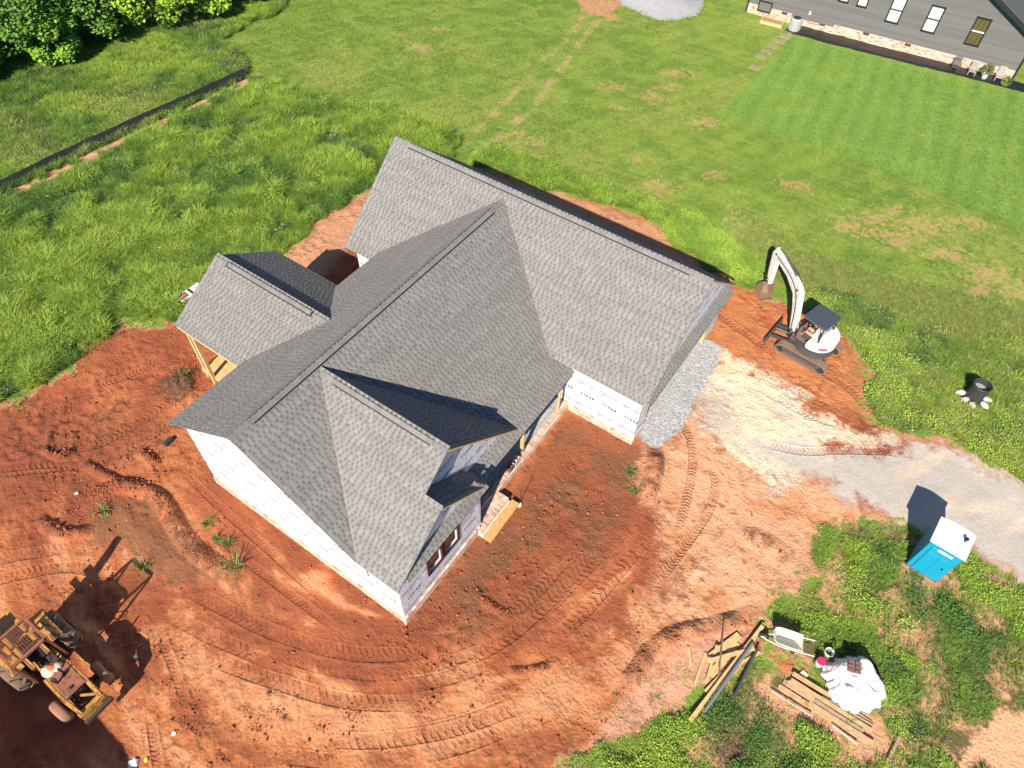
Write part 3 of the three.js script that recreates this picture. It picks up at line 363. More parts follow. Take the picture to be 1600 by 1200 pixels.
slope([[-22.16, -8.675, 3.395], [-18.1, -8.675, 3.395], [-15.89, -11.51, 5.123], [-22.16, -11.51, 5.123]], false);
slope([[-18.1, -14.25, 3.395], [-22.16, -14.25, 3.395], [-22.16, -11.51, 5.123], [-15.89, -11.51, 5.123]], false);
slope([[-4.42, -24.6, 2.95], [-4.42, -16.8, 2.95], [-4.78, -16.8, 3.33], [-4.78, -24.6, 3.33]], false);
slope([[-7.3, -10.08, 3.42], [-7.3, -5.75, 3.42], [-7.61, -6.1, 3.76], [-7.61, -9.75, 3.76]], false);
roof.geometry = merge(decks);
{ const o = part('remaining_shingles', merge(shingleRest), shingleMat, roof); o.userData.kind = 'stuff'; }
// ridge vents and caps
function ridge(p, q, dl, dr, vent = true) {           // dl, dr: directions down each slope
  const A = V(...L(...p)), B = V(...L(...q)), d = B.clone().sub(A), len = d.length(); d.normalize();
  const D = [dl, dr].map(v => V(v[0], v[2], v[1]).normalize()), plate = (s0, s1, lift, w, th) => D.map(dd => { const o = A.clone().addScaledVector(d, s0), n = d.clone().cross(dd); if (n.y < 0) n.negate(); o.addScaledVector(n, lift); return slab([o, o.clone().addScaledVector(d, s1 - s0), o.clone().addScaledVector(d, s1 - s0).addScaledVector(dd, w), o.clone().addScaledVector(dd, w)].map(v => v.toArray()), n.clone().multiplyScalar(th).toArray()); });
  const v0 = Math.min(0.9, len * 0.12), v1 = len - v0; if (vent) part('ridge_vent', plate(v0, v1, 0.018, 0.21, 0.034), M.vent, roof);
  const n = Math.round(len / 0.27), st = len / n;
  for (let i = 0; i < n; i++) { const s = i * st, on = vent && s + st / 2 > v0 && s + st / 2 < v1, o = part('ridge_cap', plate(s, s + st - 0.006, (on ? 0.054 : 0.022) + 0.003 * (i % 2), 0.165, 0.008), capMats[(rnd() * 3) | 0], roof); }
}
const capMats = [0.16, 0.175, 0.19].map(s => mat([s, s * 0.985, s * 0.96], 0.93));
ridge([-20.06, -20.47, 6.77], [-4.51, -20.47, 6.77], [0, 1, -0.877], [0, -1, -0.825]);
ridge([-13.85, -20.1, 6.46], [-13.85, -5.31, 6.46], [1, 0, -0.655], [-1, 0, -0.655]);
ridge([-13.5, -9.03, 6.324], [-8.11, -9.03, 6.324], [0, 1, -0.8], [0, -1, -0.897]);
ridge([-22.16, -11.51, 5.123], [-15.9, -11.51, 5.123], [0, 1, -0.61], [0, -1, -0.63]);
// fascia boards along the front rakes and eaves
const rakes = [[[-8.11, -9.03, 6.26], [-8.11, -13.05, 2.66]], [[-7.39, -7.72, 5.2], [-7.39, -10.08, 3.31]], [[-4.51, -20.47, 6.71], [-4.51, -25.1, 2.89]], [[-22.16, -11.51, 5.05], [-22.16, -8.69, 3.32]], [[-22.16, -11.51, 5.05], [-22.16, -14.25, 3.32]]];
for (const [p, q] of rakes) part('fascia', beam(L(...p), L(...q), 0.018, 0.07), pine, house);
// walls: outer face at the given plane
const wallB = (b, pts, inward) => part('wall', slab(pts.map(([a, h]) => L(a, b, h)), [0, 0, inward * 0.15]), wrap, house);
const wallA = (a, pts, inward) => part('wall', slab(pts.map(([b, h]) => L(a, b, h)), [inward * 0.15, 0, 0]), wrap, house);
wallB(-5.5, [[-17.42, 0.42], [-7.62, 0.42], [-7.62, 3.2], [-9.2, 3.2], [-13.85, 6.3], [-17.42, 3.98]], -1);
const wx = [-6.88, -8.7];                            // window pair between these
wallA(-7.62, [[-5.65, 0.42], [wx[0], 0.42], [wx[0], 4.35], [-5.65, 3.14]], -1);
wallA(-7.62, [[wx[0], 0.42], [wx[1], 0.42], [wx[1], 1.3], [wx[0], 1.3]], -1);
wallA(-7.62, [[wx[0], 2.55], [wx[1], 2.55], [wx[1], 4.2], [-7.72, 5.1], [wx[0], 4.35]], -1);
wallA(-7.62, [[wx[1], 0.42], [-9.95, 0.42], [-9.95, 3.3], [wx[1], 4.2]], -1);
wallA(-8.45, [[-12.75, 2.86], [-9.03, 6.17], [-7.6, 5.0], [-7.6, 2.86]], -1);
wallA(-10.2, [[-9.95, 0.4], [-16.9, 0.4], [-16.9, 3.85], [-9.95, 3.85]], -1);
wallB(-9.95, [[-10.2, 0.4], [-7.77, 0.4], [-7.77, 3.1], [-10.2, 3.6]], 1);
wallB(-16.84, [[-10.2, 0.4], [-4.79, 0.4], [-4.79, 3.4], [-10.2, 3.4]], -1);
wallA(-4.79, [[-16.99, 0.4], [-17.7, 0.2], [-17.7, 2.5], [-16.99, 2.5]], -1);
wallA(-4.79, [[-23.7, 0.1], [-25, 0.1], [-25, 2.5], [-23.7, 2.5]], -1);
wallA(-4.79, [[-16.99, 2.5], [-25, 2.5], [-25, 2.9], [-20.47, 6.6], [-16.99, 3.5]], -1);
wallB(-25, [[-19.8, 0], [-4.94, 0], [-4.94, 2.85], [-19.8, 2.85]], 1);
wallA(-19.8, [[-16.84, 0.2], [-25, 0.2], [-25, 2.85], [-20.47, 6.6], [-16.84, 3.4]], 1);
wallB(-16.84, [[-19.65, 0.2], [-17.42, 0.2], [-17.42, 3.4], [-19.65, 3.4]], -1);
wallA(-17.42, [[-5.65, 0.4], [-16.84, 0.4], [-16.84, 3.95], [-5.65, 3.95]], 1);
part('subfloor', [box(6.9, 0.1, 11, -13.8 - HA, 0.4, -11.1 - HB), box(2.48, 0.1, 4.1, -9.05 - HA, 0.4, -7.75 - HB)], osb, house);
part('garage_floor', box(14.6, 0.1, 7.9, ...[-12.3, 0.05, -20.95].map((v, i) => [v - HA, v, v - HB][i])), gravelMat, house);
for (const b of [-17.72, -23.68]) part('door_jamb', box(0.2, 2.35, 0.05, -4.88 - HA, 1.3, b - HB), pine, house);
// a tear of loose tape on the gable wall, hanging strap on the left wall
part('hanging_strap', box(0.04, 0.75, 0.012, -9.0 - HA, 2.62, -5.488 - HB, 0, 0, 0.1), M.darkSteel, house);
// windows
for (const [b0, b1] of [[-6.9, -7.75], [-7.83, -8.68]]) {
  const bm = (b0 + b1) / 2, w = b0 - b1, x = -7.66 - HA;
  const win = part('window', [box(0.14, 0.1, w, x, 1.35, bm - HB), box(0.14, 0.1, w, x, 2.5, bm - HB), box(0.14, 1.06, 0.09, x, 1.925, b0 - 0.045 - HB), box(0.14, 1.06, 0.09, x, 1.925, b1 + 0.045 - HB)], M.maroon, house, 'dark maroon window frame with white sash');
  part('sash', [box(0.05, 0.03, w - 0.18, x - 0.02, 1.415, bm - HB), box(0.05, 0.045, w - 0.18, x - 0.02, 2.425, bm - HB), box(0.05, 1.0, 0.03, x - 0.02, 1.925, b0 - 0.105 - HB), box(0.05, 1.0, 0.03, x - 0.02, 1.925, b1 + 0.105 - HB)], M.white, win);
  part('pane', box(0.008, 1.0, w - 0.26, x - 0.035, 1.925, bm - HB), M.glass, win);
}
// brick foundation
const foundation = part('foundation', [box(9.84, 0.85, 0.12, -12.52 - HA, 0.0, -5.55 - HB), box(0.12, 0.85, 4.5, -7.67 - HA, 0, -7.75 - HB), box(3.3, 0.8, 0.12, -6.45 - HA, 0, -16.83 - HB), box(0.12, 0.8, 0.85, -4.83 - HA, 0, -17.27 - HB), box(0.2, 0.84, 6.9, -8.09 - HA, -0.02, -13.4 - HB), box(2.1, 0.7, 6.8, -9.2 - HA, -0.02, -13.4 - HB)], M.mortar, house);
let bricksLeft = 300; const brickRest = [];
const brickG = new RoundedBoxGeometry(0.2, 0.066, 0.1, 1, 0.006), brickHalf = new RoundedBoxGeometry(0.095, 0.066, 0.1, 1, 0.006), rowG = new RoundedBoxGeometry(0.066, 0.1, 0.2, 1, 0.006);
function brick(g, x, y, z, turn, own = true) {
  const m = brickMats[Math.min(4, (rnd() * rnd() * 6) | 0)];
  if (own && bricksLeft > 0) { const o = shade(new THREE.Mesh(g, m)); o.name = 'brick'; o.position.set(x, y, z); o.rotation.y = turn; foundation.add(o); bricksLeft--; }
  else { const q = g.clone(); q.applyMatrix4(new THREE.Matrix4().makeRotationY(turn).setPosition(x, y, z)); const n = q.attributes.position.count, c = new Float32Array(n * 3); for (let i = 0; i < n; i++) m.color.toArray(c, i * 3); q.setAttribute('color', new THREE.BufferAttribute(c, 3)); brickRest.push(q); }
}
function brickRun(a0, b0, a1, b1, y0, rows, own) {    // stretcher bond along a straight face
  const len = Math.hypot(a1 - a0, b1 - b0), ux = (a1 - a0) / len, uz = (b1 - b0) / len, turn = Math.atan2(-uz, ux);
  for (let r = 0; r < rows; r++) for (let s = (r % 2 ? 0.1 : 0); s < len - 0.05; s += 0.21) { const half = (r % 2 && s < 0.11) || s > len - 0.2; const w = half ? 0.05 : 0.1; brick(half ? brickHalf : brickG, a0 + ux * (s + w) - HA + rr(-0.003, 0.003), y0 + r * 0.076, b0 + uz * (s + w) - HB + rr(-0.003, 0.003), turn, own); }
}
for (let s = -16.75; s < -9.98; s += 0.076) brick(rowG, -8.08 - HA, 0.44 + rr(-0.006, 0.006), s - HB, Math.PI / 2);  // rowlock on the porch edge
brickRun(-7.6, -9.93, -7.6, -5.46, 0.03, 6, true);
brickRun(-7.98, -16.8, -7.98, -9.98, -0.04, 6, true);
brickRun(-17.42, -5.49, -7.6, -5.49, 0.03, 6, false);
brickRun(-8.0, -16.8, -4.78, -16.8, 0.0, 6, false);
{ const o = part('remaining_bricks', merge(brickRest), mat([1, 1, 1], 0.92, { vertexColors: true }), foundation); o.userData.kind = 'stuff'; }
part('porch_fill', box(1.98, 0.06, 6.75, -9.18 - HA, 0.37, -13.4 - HB), gravelMat, house);
// porch post, steps
part('porch_post', [box(0.09, 2.1, 0.09, -8.12 - HA, 1.52, -13.5 - HB), box(0.04, 2.1, 0.14, -8.19 - HA, 1.52, -13.5 - HB)], pine, house);
part('porch_post', box(0.09, 2.1, 0.09, -8.12 - HA, 1.52, -16.2 - HB), pine, house);
const steps = part('steps', [box(0.62, 0.5, 1.84, -7.72 - HA, 0.09, -10.6 - HB), box(0.3, 0.34, 1.84, -7.27 - HA, 0.0, -10.6 - HB)], M.mortar, house);
for (let s = -11.48; s < -9.72; s += 0.076) for (const [a, h, n] of [[-7.91, 0.3, 1], [-7.7, 0.3, 1], [-7.5, 0.3, 1], [-7.25, 0.13, 1]]) { const o = shade(new THREE.Mesh(rowG, brickMats[Math.min(4, (rnd() * rnd() * 6) | 0)])); o.name = 'brick'; o.position.set(a - HA, h + rr(-0.006, 0.006), s + (a === -7.7 ? 0.03 : 0) - HB); o.rotation.y = Math.PI / 2; steps.add(o); }
// rear porch deck and posts under the small gable
const deckPart = part('porch_deck', box(4.6, 0.03, 5.1, -19.8 - HA, 0.5, -11.45 - HB), osb, house);
for (let i = 0; i < 8; i++) part('joist', box(0.045, 0.22, 5.1, -22.05 + i * 0.64 - HA, 0.37, -11.45 - HB), pine, deckPart);
for (const b of [-8.88, -14.02]) part('rim_board', box(4.65, 0.24, 0.045, -19.8 - HA, 0.365, b - HB), pine, deckPart);
for (const [a, b] of [[-21.3, -8.8], [-21.95, -8.95], [-21.95, -14], [-18.3, -8.8], [-18.3, -14]]) part('deck_post', box(0.14, 3.4, 0.14, a - HA, 1.6, b - HB), pine, house);
part('porch_beam', box(4.3, 0.26, 0.12, -20.1 - HA, 3.2, -8.82 - HB), pine, house); part('porch_beam', box(4.3, 0.26, 0.12, -20.1 - HA, 3.2, -14.05 - HB), pine, house);

// ---------------------------------------------------------------- people: continuous surface from tapered limbs
function blend(limbs, cube, res, k = 0.05) {          // limbs: [ax,ay,az,ra, bx,by,bz,rb]; cube: [cx,cy,cz,half]
  const mc = new MarchingCubes(res, new THREE.MeshBasicMaterial(), false, false, 60000), [cx, cy, cz, hf] = cube;
  for (let z = 0; z < res; z++) for (let y = 0; y < res; y++) for (let x = 0; x < res; x++) {
    const px = cx + (x - res / 2) / (res / 2) * hf, py = cy + (y - res / 2) / (res / 2) * hf, pz = cz + (z - res / 2) / (res / 2) * hf; let d = 1e3;
    for (const [ax, ay, az, ra, bx, by, bz, rb] of limbs) { const ex = bx - ax, ey = by - ay, ez = bz - az, l = ex * ex + ey * ey + ez * ez || 1e-9, t = clamp(((px - ax) * ex + (py - ay) * ey + (pz - az) * ez) / l), q = Math.hypot(px - ax - ex * t, py - ay - ey * t, pz - az - ez * t) - (ra + (rb - ra) * t), h = clamp(0.5 + 0.5 * (d - q) / k); d = d * (1 - h) + q * h - k * h * (1 - h); }
    mc.field[x + y * res + z * res * res] = -d;
  }
  mc.isolation = 0; mc.update(); const n = mc.count, g = new THREE.BufferGeometry();
  g.setAttribute('position', new THREE.BufferAttribute(mc.positionArray.slice(0, n * 3), 3)); g.setAttribute('normal', new THREE.BufferAttribute(mc.normalArray.slice(0, n * 3), 3)); g.scale(hf, hf, hf); g.translate(cx, cy, cz); return g;
}

// ---------------------------------------------------------------- mini excavator
{
  const pos = [13.81, 0, -22.31], turn = 141.5 * R;
  const ex = thing('mini_excavator', 'white and grey tracked mini excavator with raised arm on orange dirt', 'excavator', pos, turn);
  const whiteP = new THREE.MeshStandardMaterial({ map: grainTex(128, 128, (u, v) => { const d = smooth(0.52, 0.72, fbm(u * 7, v * 7 + 3, 4)) * 0.45 + 0.12 * vn(u * 60, v * 60); return [mix(0.7, 0.36, d), mix(0.7, 0.24, d), mix(0.69, 0.16, d)]; }), roughness: 0.45 }), grey = mat([0.06, 0.063, 0.068], 0.5), slate = mat([0.055, 0.072, 0.09], 0.4), bare = mat([0.22, 0.15, 0.1], 0.75), tan = mat([0.2, 0.13, 0.09], 0.9);
  part('undercarriage', [rbox(1.5, 0.3, 1.2, 0.05, -0.1, 0.45, 0), cyl(0.5, 0.5, 0.16, 24, 0, 0.62, 0)], grey, ex);
  for (const s of [-1, 1]) {
    const z = s * 0.78, out = []; const r = 0.27, hl = 0.98;
    for (let i = 0; i <= 12; i++) { const a = -Math.PI / 2 + i / 12 * Math.PI; out.push([hl + Math.cos(a) * r, 0.29 + Math.sin(a) * r]); } for (let i = 0; i <= 12; i++) { const a = Math.PI / 2 + i / 12 * Math.PI; out.push([-hl + Math.cos(a) * r, 0.29 + Math.sin(a) * r]); }
    const sh = new THREE.Shape(out.map(p => new THREE.Vector2(...p))), inner = new THREE.Path(out.map(([x, y]) => new THREE.Vector2(x * 0.965, 0.29 + (y - 0.29) * 0.82)));
    sh.holes.push(inner); const tr = part('crawler_track', place(new THREE.ExtrudeGeometry(sh, { depth: 0.4, bevelEnabled: false }), 0, 0, z - 0.2), tan, ex);
    const per = []; let acc = 0; for (let i = 0; i < out.length; i++) { const a = out[i], b = out[(i + 1) % out.length]; per.push([acc, a, b]); acc += Math.hypot(b[0] - a[0], b[1] - a[1]); }
    const shoe = rbox(0.045, 0.03, 0.4, 0.008); for (let i = 0; i < 48; i++) { const t = i / 48 * acc, e = [...per].reverse().find(q => q[0] <= t), f = (t - e[0]) / (Math.hypot(e[2][0] - e[1][0], e[2][1] - e[1][1]) || 1), x = mix(e[1][0], e[2][0], f), y = mix(e[1][1], e[2][1], f), an = Math.atan2(e[2][1] - e[1][1], e[2][0] - e[1][0]); const o = shade(new THREE.Mesh(shoe, bare)); o.name = 'track_shoe'; o.position.set(x, y, z); o.rotation.z = an; tr.add(o); }
    part('track_frame', [rbox(1.9, 0.2, 0.3, 0.04, 0, 0.3, z), rbox(1.6, 0.03, 0.06, 0.01, 0, 0.42, z + s * 0.17)], grey, ex);
    for (const [x, r2] of [[0.98, 0.2], [-0.98, 0.2]]) part(x > 0 ? 'idler_wheel' : 'sprocket', [cyl(r2, r2, 0.26, 20, x, 0.29, z, Math.PI / 2), cyl(0.07, 0.07, 0.34, 12, x, 0.29, z, Math.PI / 2)], M.darkSteel, ex);
  }
  const bl = []; for (let i = 0; i <= 6; i++) { const a = -0.6 + i / 6 * 1.2; bl.push([1.52 + Math.cos(a) * 0.3, 0.28 + Math.sin(a) * 0.4]); } for (let i = 6; i >= 0; i--) { const a = -0.6 + i / 6 * 1.2; bl.push([1.49 + Math.cos(a) * 0.3, 0.28 + Math.sin(a) * 0.4]); }
  part('dozer_blade', place(extr(bl, 1.95), 0, 0, -0.975), mat([0.09, 0.085, 0.08], 0.7), ex);
  for (const s of [-1, 1]) part('blade_arm', beam([0.6, 0.42, s * 0.36], [1.76, 0.25, s * 0.42], 0.1, 0.14), grey, ex);
  part('blade_cylinder', bar([0.6, 0.55, 0], [1.7, 0.42, 0], 0.05), M.steel, ex);
  // upper body
  const up = part('upper_body', [cyl(0.95, 0.95, 0.3, 40, -0.1, 0.82, 0), rbox(0.9, 0.28, 1.5, 0.08, 0.35, 0.82, 0)], grey, ex); up.rotation.y = -10 * R;
  const cw = []; for (let i = 0; i <= 24; i++) { const a = Math.PI * 0.5 + i / 24 * Math.PI; cw.push([-0.15 + Math.cos(a) * 0.82, Math.sin(a) * 0.82]); }
  part('counterweight', place(extr([...cw.map(p => [p[0], -p[1]]), [-0.02, 0.93], [-0.02, 0.6], [-0.35, 0.55], [-0.35, -0.55], [-0.02, -0.6], [-0.02, -0.93]].slice(0, 27), 0.42, 0.05), 0, 1.0, 0, Math.PI / 2).rotateY(0).translate(0, 0.47, 0), whiteP, up);
  part('side_cover', [rbox(0.5, 0.3, 0.36, 0.07, -0.28, 1.2, -0.68), rbox(0.7, 0.36, 0.4, 0.07, 0.05, 1.16, 0.66)], whiteP, up);
  part('engine_cover', rbox(0.34, 0.22, 1.0, 0.07, -0.52, 1.55, 0), whiteP, up);
  part('marking', place(new THREE.CylinderGeometry(0.876, 0.876, 0.13, 12, 1, true, 0, 0.45), -0.15, 1.26, 0, 0, -2.55), mat([0.55, 0.03, 0.05], 0.5), up, 'red lettering band on the counterweight');
  part('floor_plate', rbox(0.85, 0.05, 1.2, 0.01, 0.35, 0.98, -0.02), mat([0.16, 0.11, 0.09], 0.9), up);
  part('seat', [rbox(0.48, 0.14, 0.5, 0.05, -0.06, 1.14, -0.16), rbox(0.14, 0.6, 0.48, 0.05, -0.31, 1.45, -0.16, 0, 0, 0.12)], mat([0.32, 0.31, 0.29], 0.7), up);
  for (const z of [-0.5, 0.18]) { const c = part('control_console', rbox(0.42, 0.24, 0.13, 0.03, 0.1, 1.24, z), grey, up); part('lever', [bar([0.25, 1.34, z], [0.31, 1.54, z], 0.012), new THREE.SphereGeometry(0.03, 10, 8).translate(0.31, 1.55, z)], M.black, up); }
  part('canopy', place(extr([[-0.5, -0.6], [0.48, -0.6], [0.56, -0.5], [0.56, 0.5], [0.48, 0.6], [-0.5, 0.6], [-0.56, 0.5], [-0.56, -0.5]], 0.05, 0.025), 0.04, 2.42, -0.14, Math.PI / 2), slate, up);
  for (const [x, z] of [[-0.46, -0.68], [-0.46, 0.4], [0.52, -0.66], [0.52, 0.38]]) part('canopy_post', x < 0 ? tube([[x, 1.1, z], [x, 1.8, z], [x + 0.04, 2.4, z]], 0.035) : tube([[x + 0.08, 1.0, z], [x + 0.06, 1.8, z], [x - 0.06, 2.4, z]], 0.028), M.black, up);
  // arm, swung to the right of the body
  const sw = part('swing_bracket', [rbox(0.3, 0.34, 0.36, 0.05, 0.95, 0.66, 0), cyl(0.12, 0.12, 0.5, 16, 1.02, 0.62, 0)], grey, ex);
  const ang = Math.atan2(0.615, 0.789), arm = o => { o.position.set(0.9, 0, 0); o.rotation.y = -ang; return o; };
  const boomP = [[0.05, 0.46], [0.2, 0.58], [0.62, 1.6], [1.06, 2.25], [1.9, 2.52], [3.12, 2.56], [3.3, 2.68], [3.26, 2.86], [3.05, 2.9], [1.7, 2.92], [0.86, 2.8], [0.62, 2.62], [0.2, 1.5], [-0.1, 0.66]];
  arm(part('boom', place(extr(boomP, 0.2, 0.02), 0, 0, -0.1), whiteP, ex));
  
  arm(part('boom_cylinder', [bar([0.32, 0.62, 0], [0.75, 1.5, 0], 0.06), bar([0.72, 1.45, 0], [1.08, 2.28, 0], 0.032)], M.steel, ex));
  arm(part('stick', place(extr([[3.02, 2.94], [3.34, 2.98], [3.5, 2.62], [3.3, 1.7], [3.1, 1.06], [2.92, 1.1], [2.98, 1.9], [3.02, 2.5]], 0.17, 0.02), 0, 0, -0.085), whiteP, ex));
  arm(part('stick_cylinder', [bar([1.5, 2.99, 0], [2.5, 3.12, 0], 0.055), bar([2.5, 3.12, 0], [3.2, 3.06, 0], 0.03), rbox(0.16, 0.16, 0.12, 0.02, 1.5, 2.95, 0)], M.steel, ex));
  arm(part('bucket_cylinder', [bar([3.52, 2.5, 0], [3.5, 1.75, 0], 0.05), bar([3.5, 1.75, 0], [3.42, 1.22, 0], 0.028)], M.darkSteel, ex));
  arm(part('bucket_linkage', [beam([3.42, 1.22, 0.1], [3.06, 1.28, 0.1], 0.03, 0.07), beam([3.42, 1.22, -0.1], [3.06, 1.28, -0.1], 0.03, 0.07), beam([3.42, 1.22, 0], [3.28, 0.82, 0], 0.12, 0.06)], M.darkSteel, ex));
  const bp = [[2.94, 1.04], [3.12, 1.06], [3.34, 0.86], [3.46, 0.56], [3.4, 0.3], [3.2, 0.14], [2.86, 0.14], [2.86, 0.17], [3.18, 0.175], [3.36, 0.32], [3.42, 0.56], [3.31, 0.83], [3.1, 1.02], [2.94, 1.0]];
  const bk = arm(part('bucket', [place(extr(bp, 0.62), 0, 0, -0.31), place(extr([[2.94, 1.04], [3.12, 1.06], [3.34, 0.86], [3.46, 0.56], [3.4, 0.3], [3.2, 0.14], [2.86, 0.14]], 0.02), 0, 0, -0.32), place(extr([[2.94, 1.04], [3.12, 1.06], [3.34, 0.86], [3.46, 0.56], [3.4, 0.3], [3.2, 0.14], [2.86, 0.14]], 0.02), 0, 0, 0.3)], bare, ex, 'rust-brown digging bucket'));
  for (let i = 0; i < 5; i++) part('tooth', rbox(0.16, 0.04, 0.07, 0.012, 2.8, 0.15, -0.27 + i * 0.135), M.steel, bk);
  arm(part('hydraulic_hose', tube([[0.15, 0.9, 0.15], [0.42, 1.9, 0.16], [0.8, 2.6, 0.14], [1.4, 2.98, 0.1], [2.2, 3.0, 0.1], [2.95, 2.95, 0.1]], 0.022, 40, 6), M.black, ex)); arm(part('hydraulic_hose', tube([[0.15, 0.9, -0.15], [0.45, 1.8, -0.15], [0.85, 2.45, -0.14], [1.6, 2.75, -0.13], [3.0, 2.75, -0.13]], 0.02, 40, 6), M.black, ex));
  for (const [x, y] of [[0.05, 0.58], [0.86, 2.62], [3.16, 2.76], [3.04, 1.14]]) arm(part('pin', cyl(0.055, 0.055, 0.3, 14, x, y, 0, Math.PI / 2), M.darkSteel, ex));
  // operator
  const op = thing('person', 'person in white shirt, cap and tan shorts at the excavator controls', 'person', [13.81, 0, -22.31], turn - 10 * R);
  const Z0 = -0.16, S = z => Z0 + z, skin = mat([0.5, 0.27, 0.18], 0.6);
  const limbs = [[-0.1, 1.28, S(0), 0.13, -0.14, 1.6, S(0), 0.14], [-0.14, 1.6, S(0), 0.13, -0.12, 1.74, S(0), 0.055], [-0.1, 1.86, S(0), 0.088, -0.075, 1.78, S(0), 0.07], [0.0, 1.85, S(0), 0.012, 0.02, 1.83, S(0), 0.014]];
  for (const s of [-1, 1]) limbs.push([-0.14, 1.62, S(s * 0.16), 0.065, -0.02, 1.38, S(s * 0.25), 0.045], [-0.02, 1.38, S(s * 0.25), 0.043, 0.22, 1.5, S(s * 0.32), 0.03], [0.22, 1.5, S(s * 0.32), 0.035, 0.29, 1.53, S(s * 0.33), 0.03], [-0.1, 1.29, S(s * 0.1), 0.105, 0.36, 1.3, S(s * 0.17), 0.066], [0.36, 1.3, S(s * 0.17), 0.062, 0.44, 1.06, S(s * 0.17), 0.04], [-0.1, 1.84, S(s * 0.085), 0.02, -0.1, 1.81, S(s * 0.085), 0.018]);
  const fingers = []; for (const s of [-1, 1]) { for (let i = 0; i < 4; i++) fingers.push(tube([[0.27, 1.545 - i * 0.02, S(s * 0.33)], [0.325, 1.55 - i * 0.02, S(s * 0.345)], [0.335, 1.548 - i * 0.02, S(s * 0.312)]], 0.009, 6, 6)); fingers.push(tube([[0.26, 1.54, S(s * 0.32)], [0.29, 1.565, S(s * 0.3)], [0.315, 1.57, S(s * 0.315)]], 0.01, 6, 6)); }
  part('body', [blend(limbs, [0.1, 1.45, Z0, 0.56], 68, 0.04), ...fingers], skin, op);
  part('shirt', blend([[-0.1, 1.28, Z0, 0.15, -0.14, 1.6, Z0, 0.155], [-0.14, 1.62, S(-0.16), 0.08, -0.05, 1.44, S(-0.24), 0.065], [-0.14, 1.62, S(0.16), 0.08, -0.05, 1.44, S(0.24), 0.065]], [-0.1, 1.45, Z0, 0.4], 44, 0.05), mat([0.72, 0.72, 0.7], 0.85), op);
  part('shorts', blend([[-0.12, 1.27, Z0, 0.155, -0.1, 1.2, Z0, 0.14], [-0.1, 1.29, S(-0.1), 0.12, 0.24, 1.3, S(-0.15), 0.092], [-0.1, 1.29, S(0.1), 0.12, 0.24, 1.3, S(0.15), 0.092]], [0.02, 1.25, Z0, 0.42], 44, 0.04), mat([0.42, 0.31, 0.19], 0.9), op);
  part('cap', [place(new THREE.SphereGeometry(0.1, 16, 8, 0, 7, 0, 1.45), -0.1, 1.875, Z0), rbox(0.11, 0.012, 0.14, 0.005, 0.02, 1.885, Z0, 0, 0, -0.12)], mat([0.75, 0.75, 0.75], 0.8), op);
  for (const s of [-1, 1]) part('shoe', rbox(0.27, 0.09, 0.1, 0.035, 0.5, 1.055, S(s * 0.17)), mat([0.2, 0.14, 0.1], 0.8), op);
}

// ---------------------------------------------------------------- old yellow tractor
function wheel(parent, name, r, w, x, y, z, tyreM, rimM, lugs) {
  const prof = [[r * 0.55, -w / 2], [r * 0.86, -w / 2], [r * 0.97, -w * 0.36], [r, -w * 0.15], [r, w * 0.15], [r * 0.97, w * 0.36], [r * 0.86, w / 2], [r * 0.55, w / 2]];
  const tyre = part(name, place(lathe(prof, 36), x, y, z, Math.PI / 2), tyreM, parent), rim = part('rim', [place(lathe([[0, -w * 0.12], [r * 0.2, -w * 0.16], [r * 0.42, -w * 0.05], [r * 0.56, -w * 0.42], [r * 0.58, w * 0.42], [r * 0.42, w * 0.05], [r * 0.2, w * 0.16], [0, w * 0.12]], 24), x, y, z, Math.PI / 2), cyl(r * 0.12, r * 0.12, w * 0.7, 12, x, y, z, Math.PI / 2)], rimM, tyre);
  for (let i = 0; i < lugs; i++) { const a = i / lugs * Math.PI * 2; const g = rbox(w * 0.6, 0.05, 0.07, 0.015, 0, r + 0.008, 0, 0, i % 2 ? 0.9 : Math.PI - 0.9); g.translate(0, 0, 0); const o = part('lug', place(g, 0, 0, (i % 2 ? 1 : -1) * w * 0.2), tyreM, tyre); o.position.set(x, y, z); o.rotation.z = a; }
}
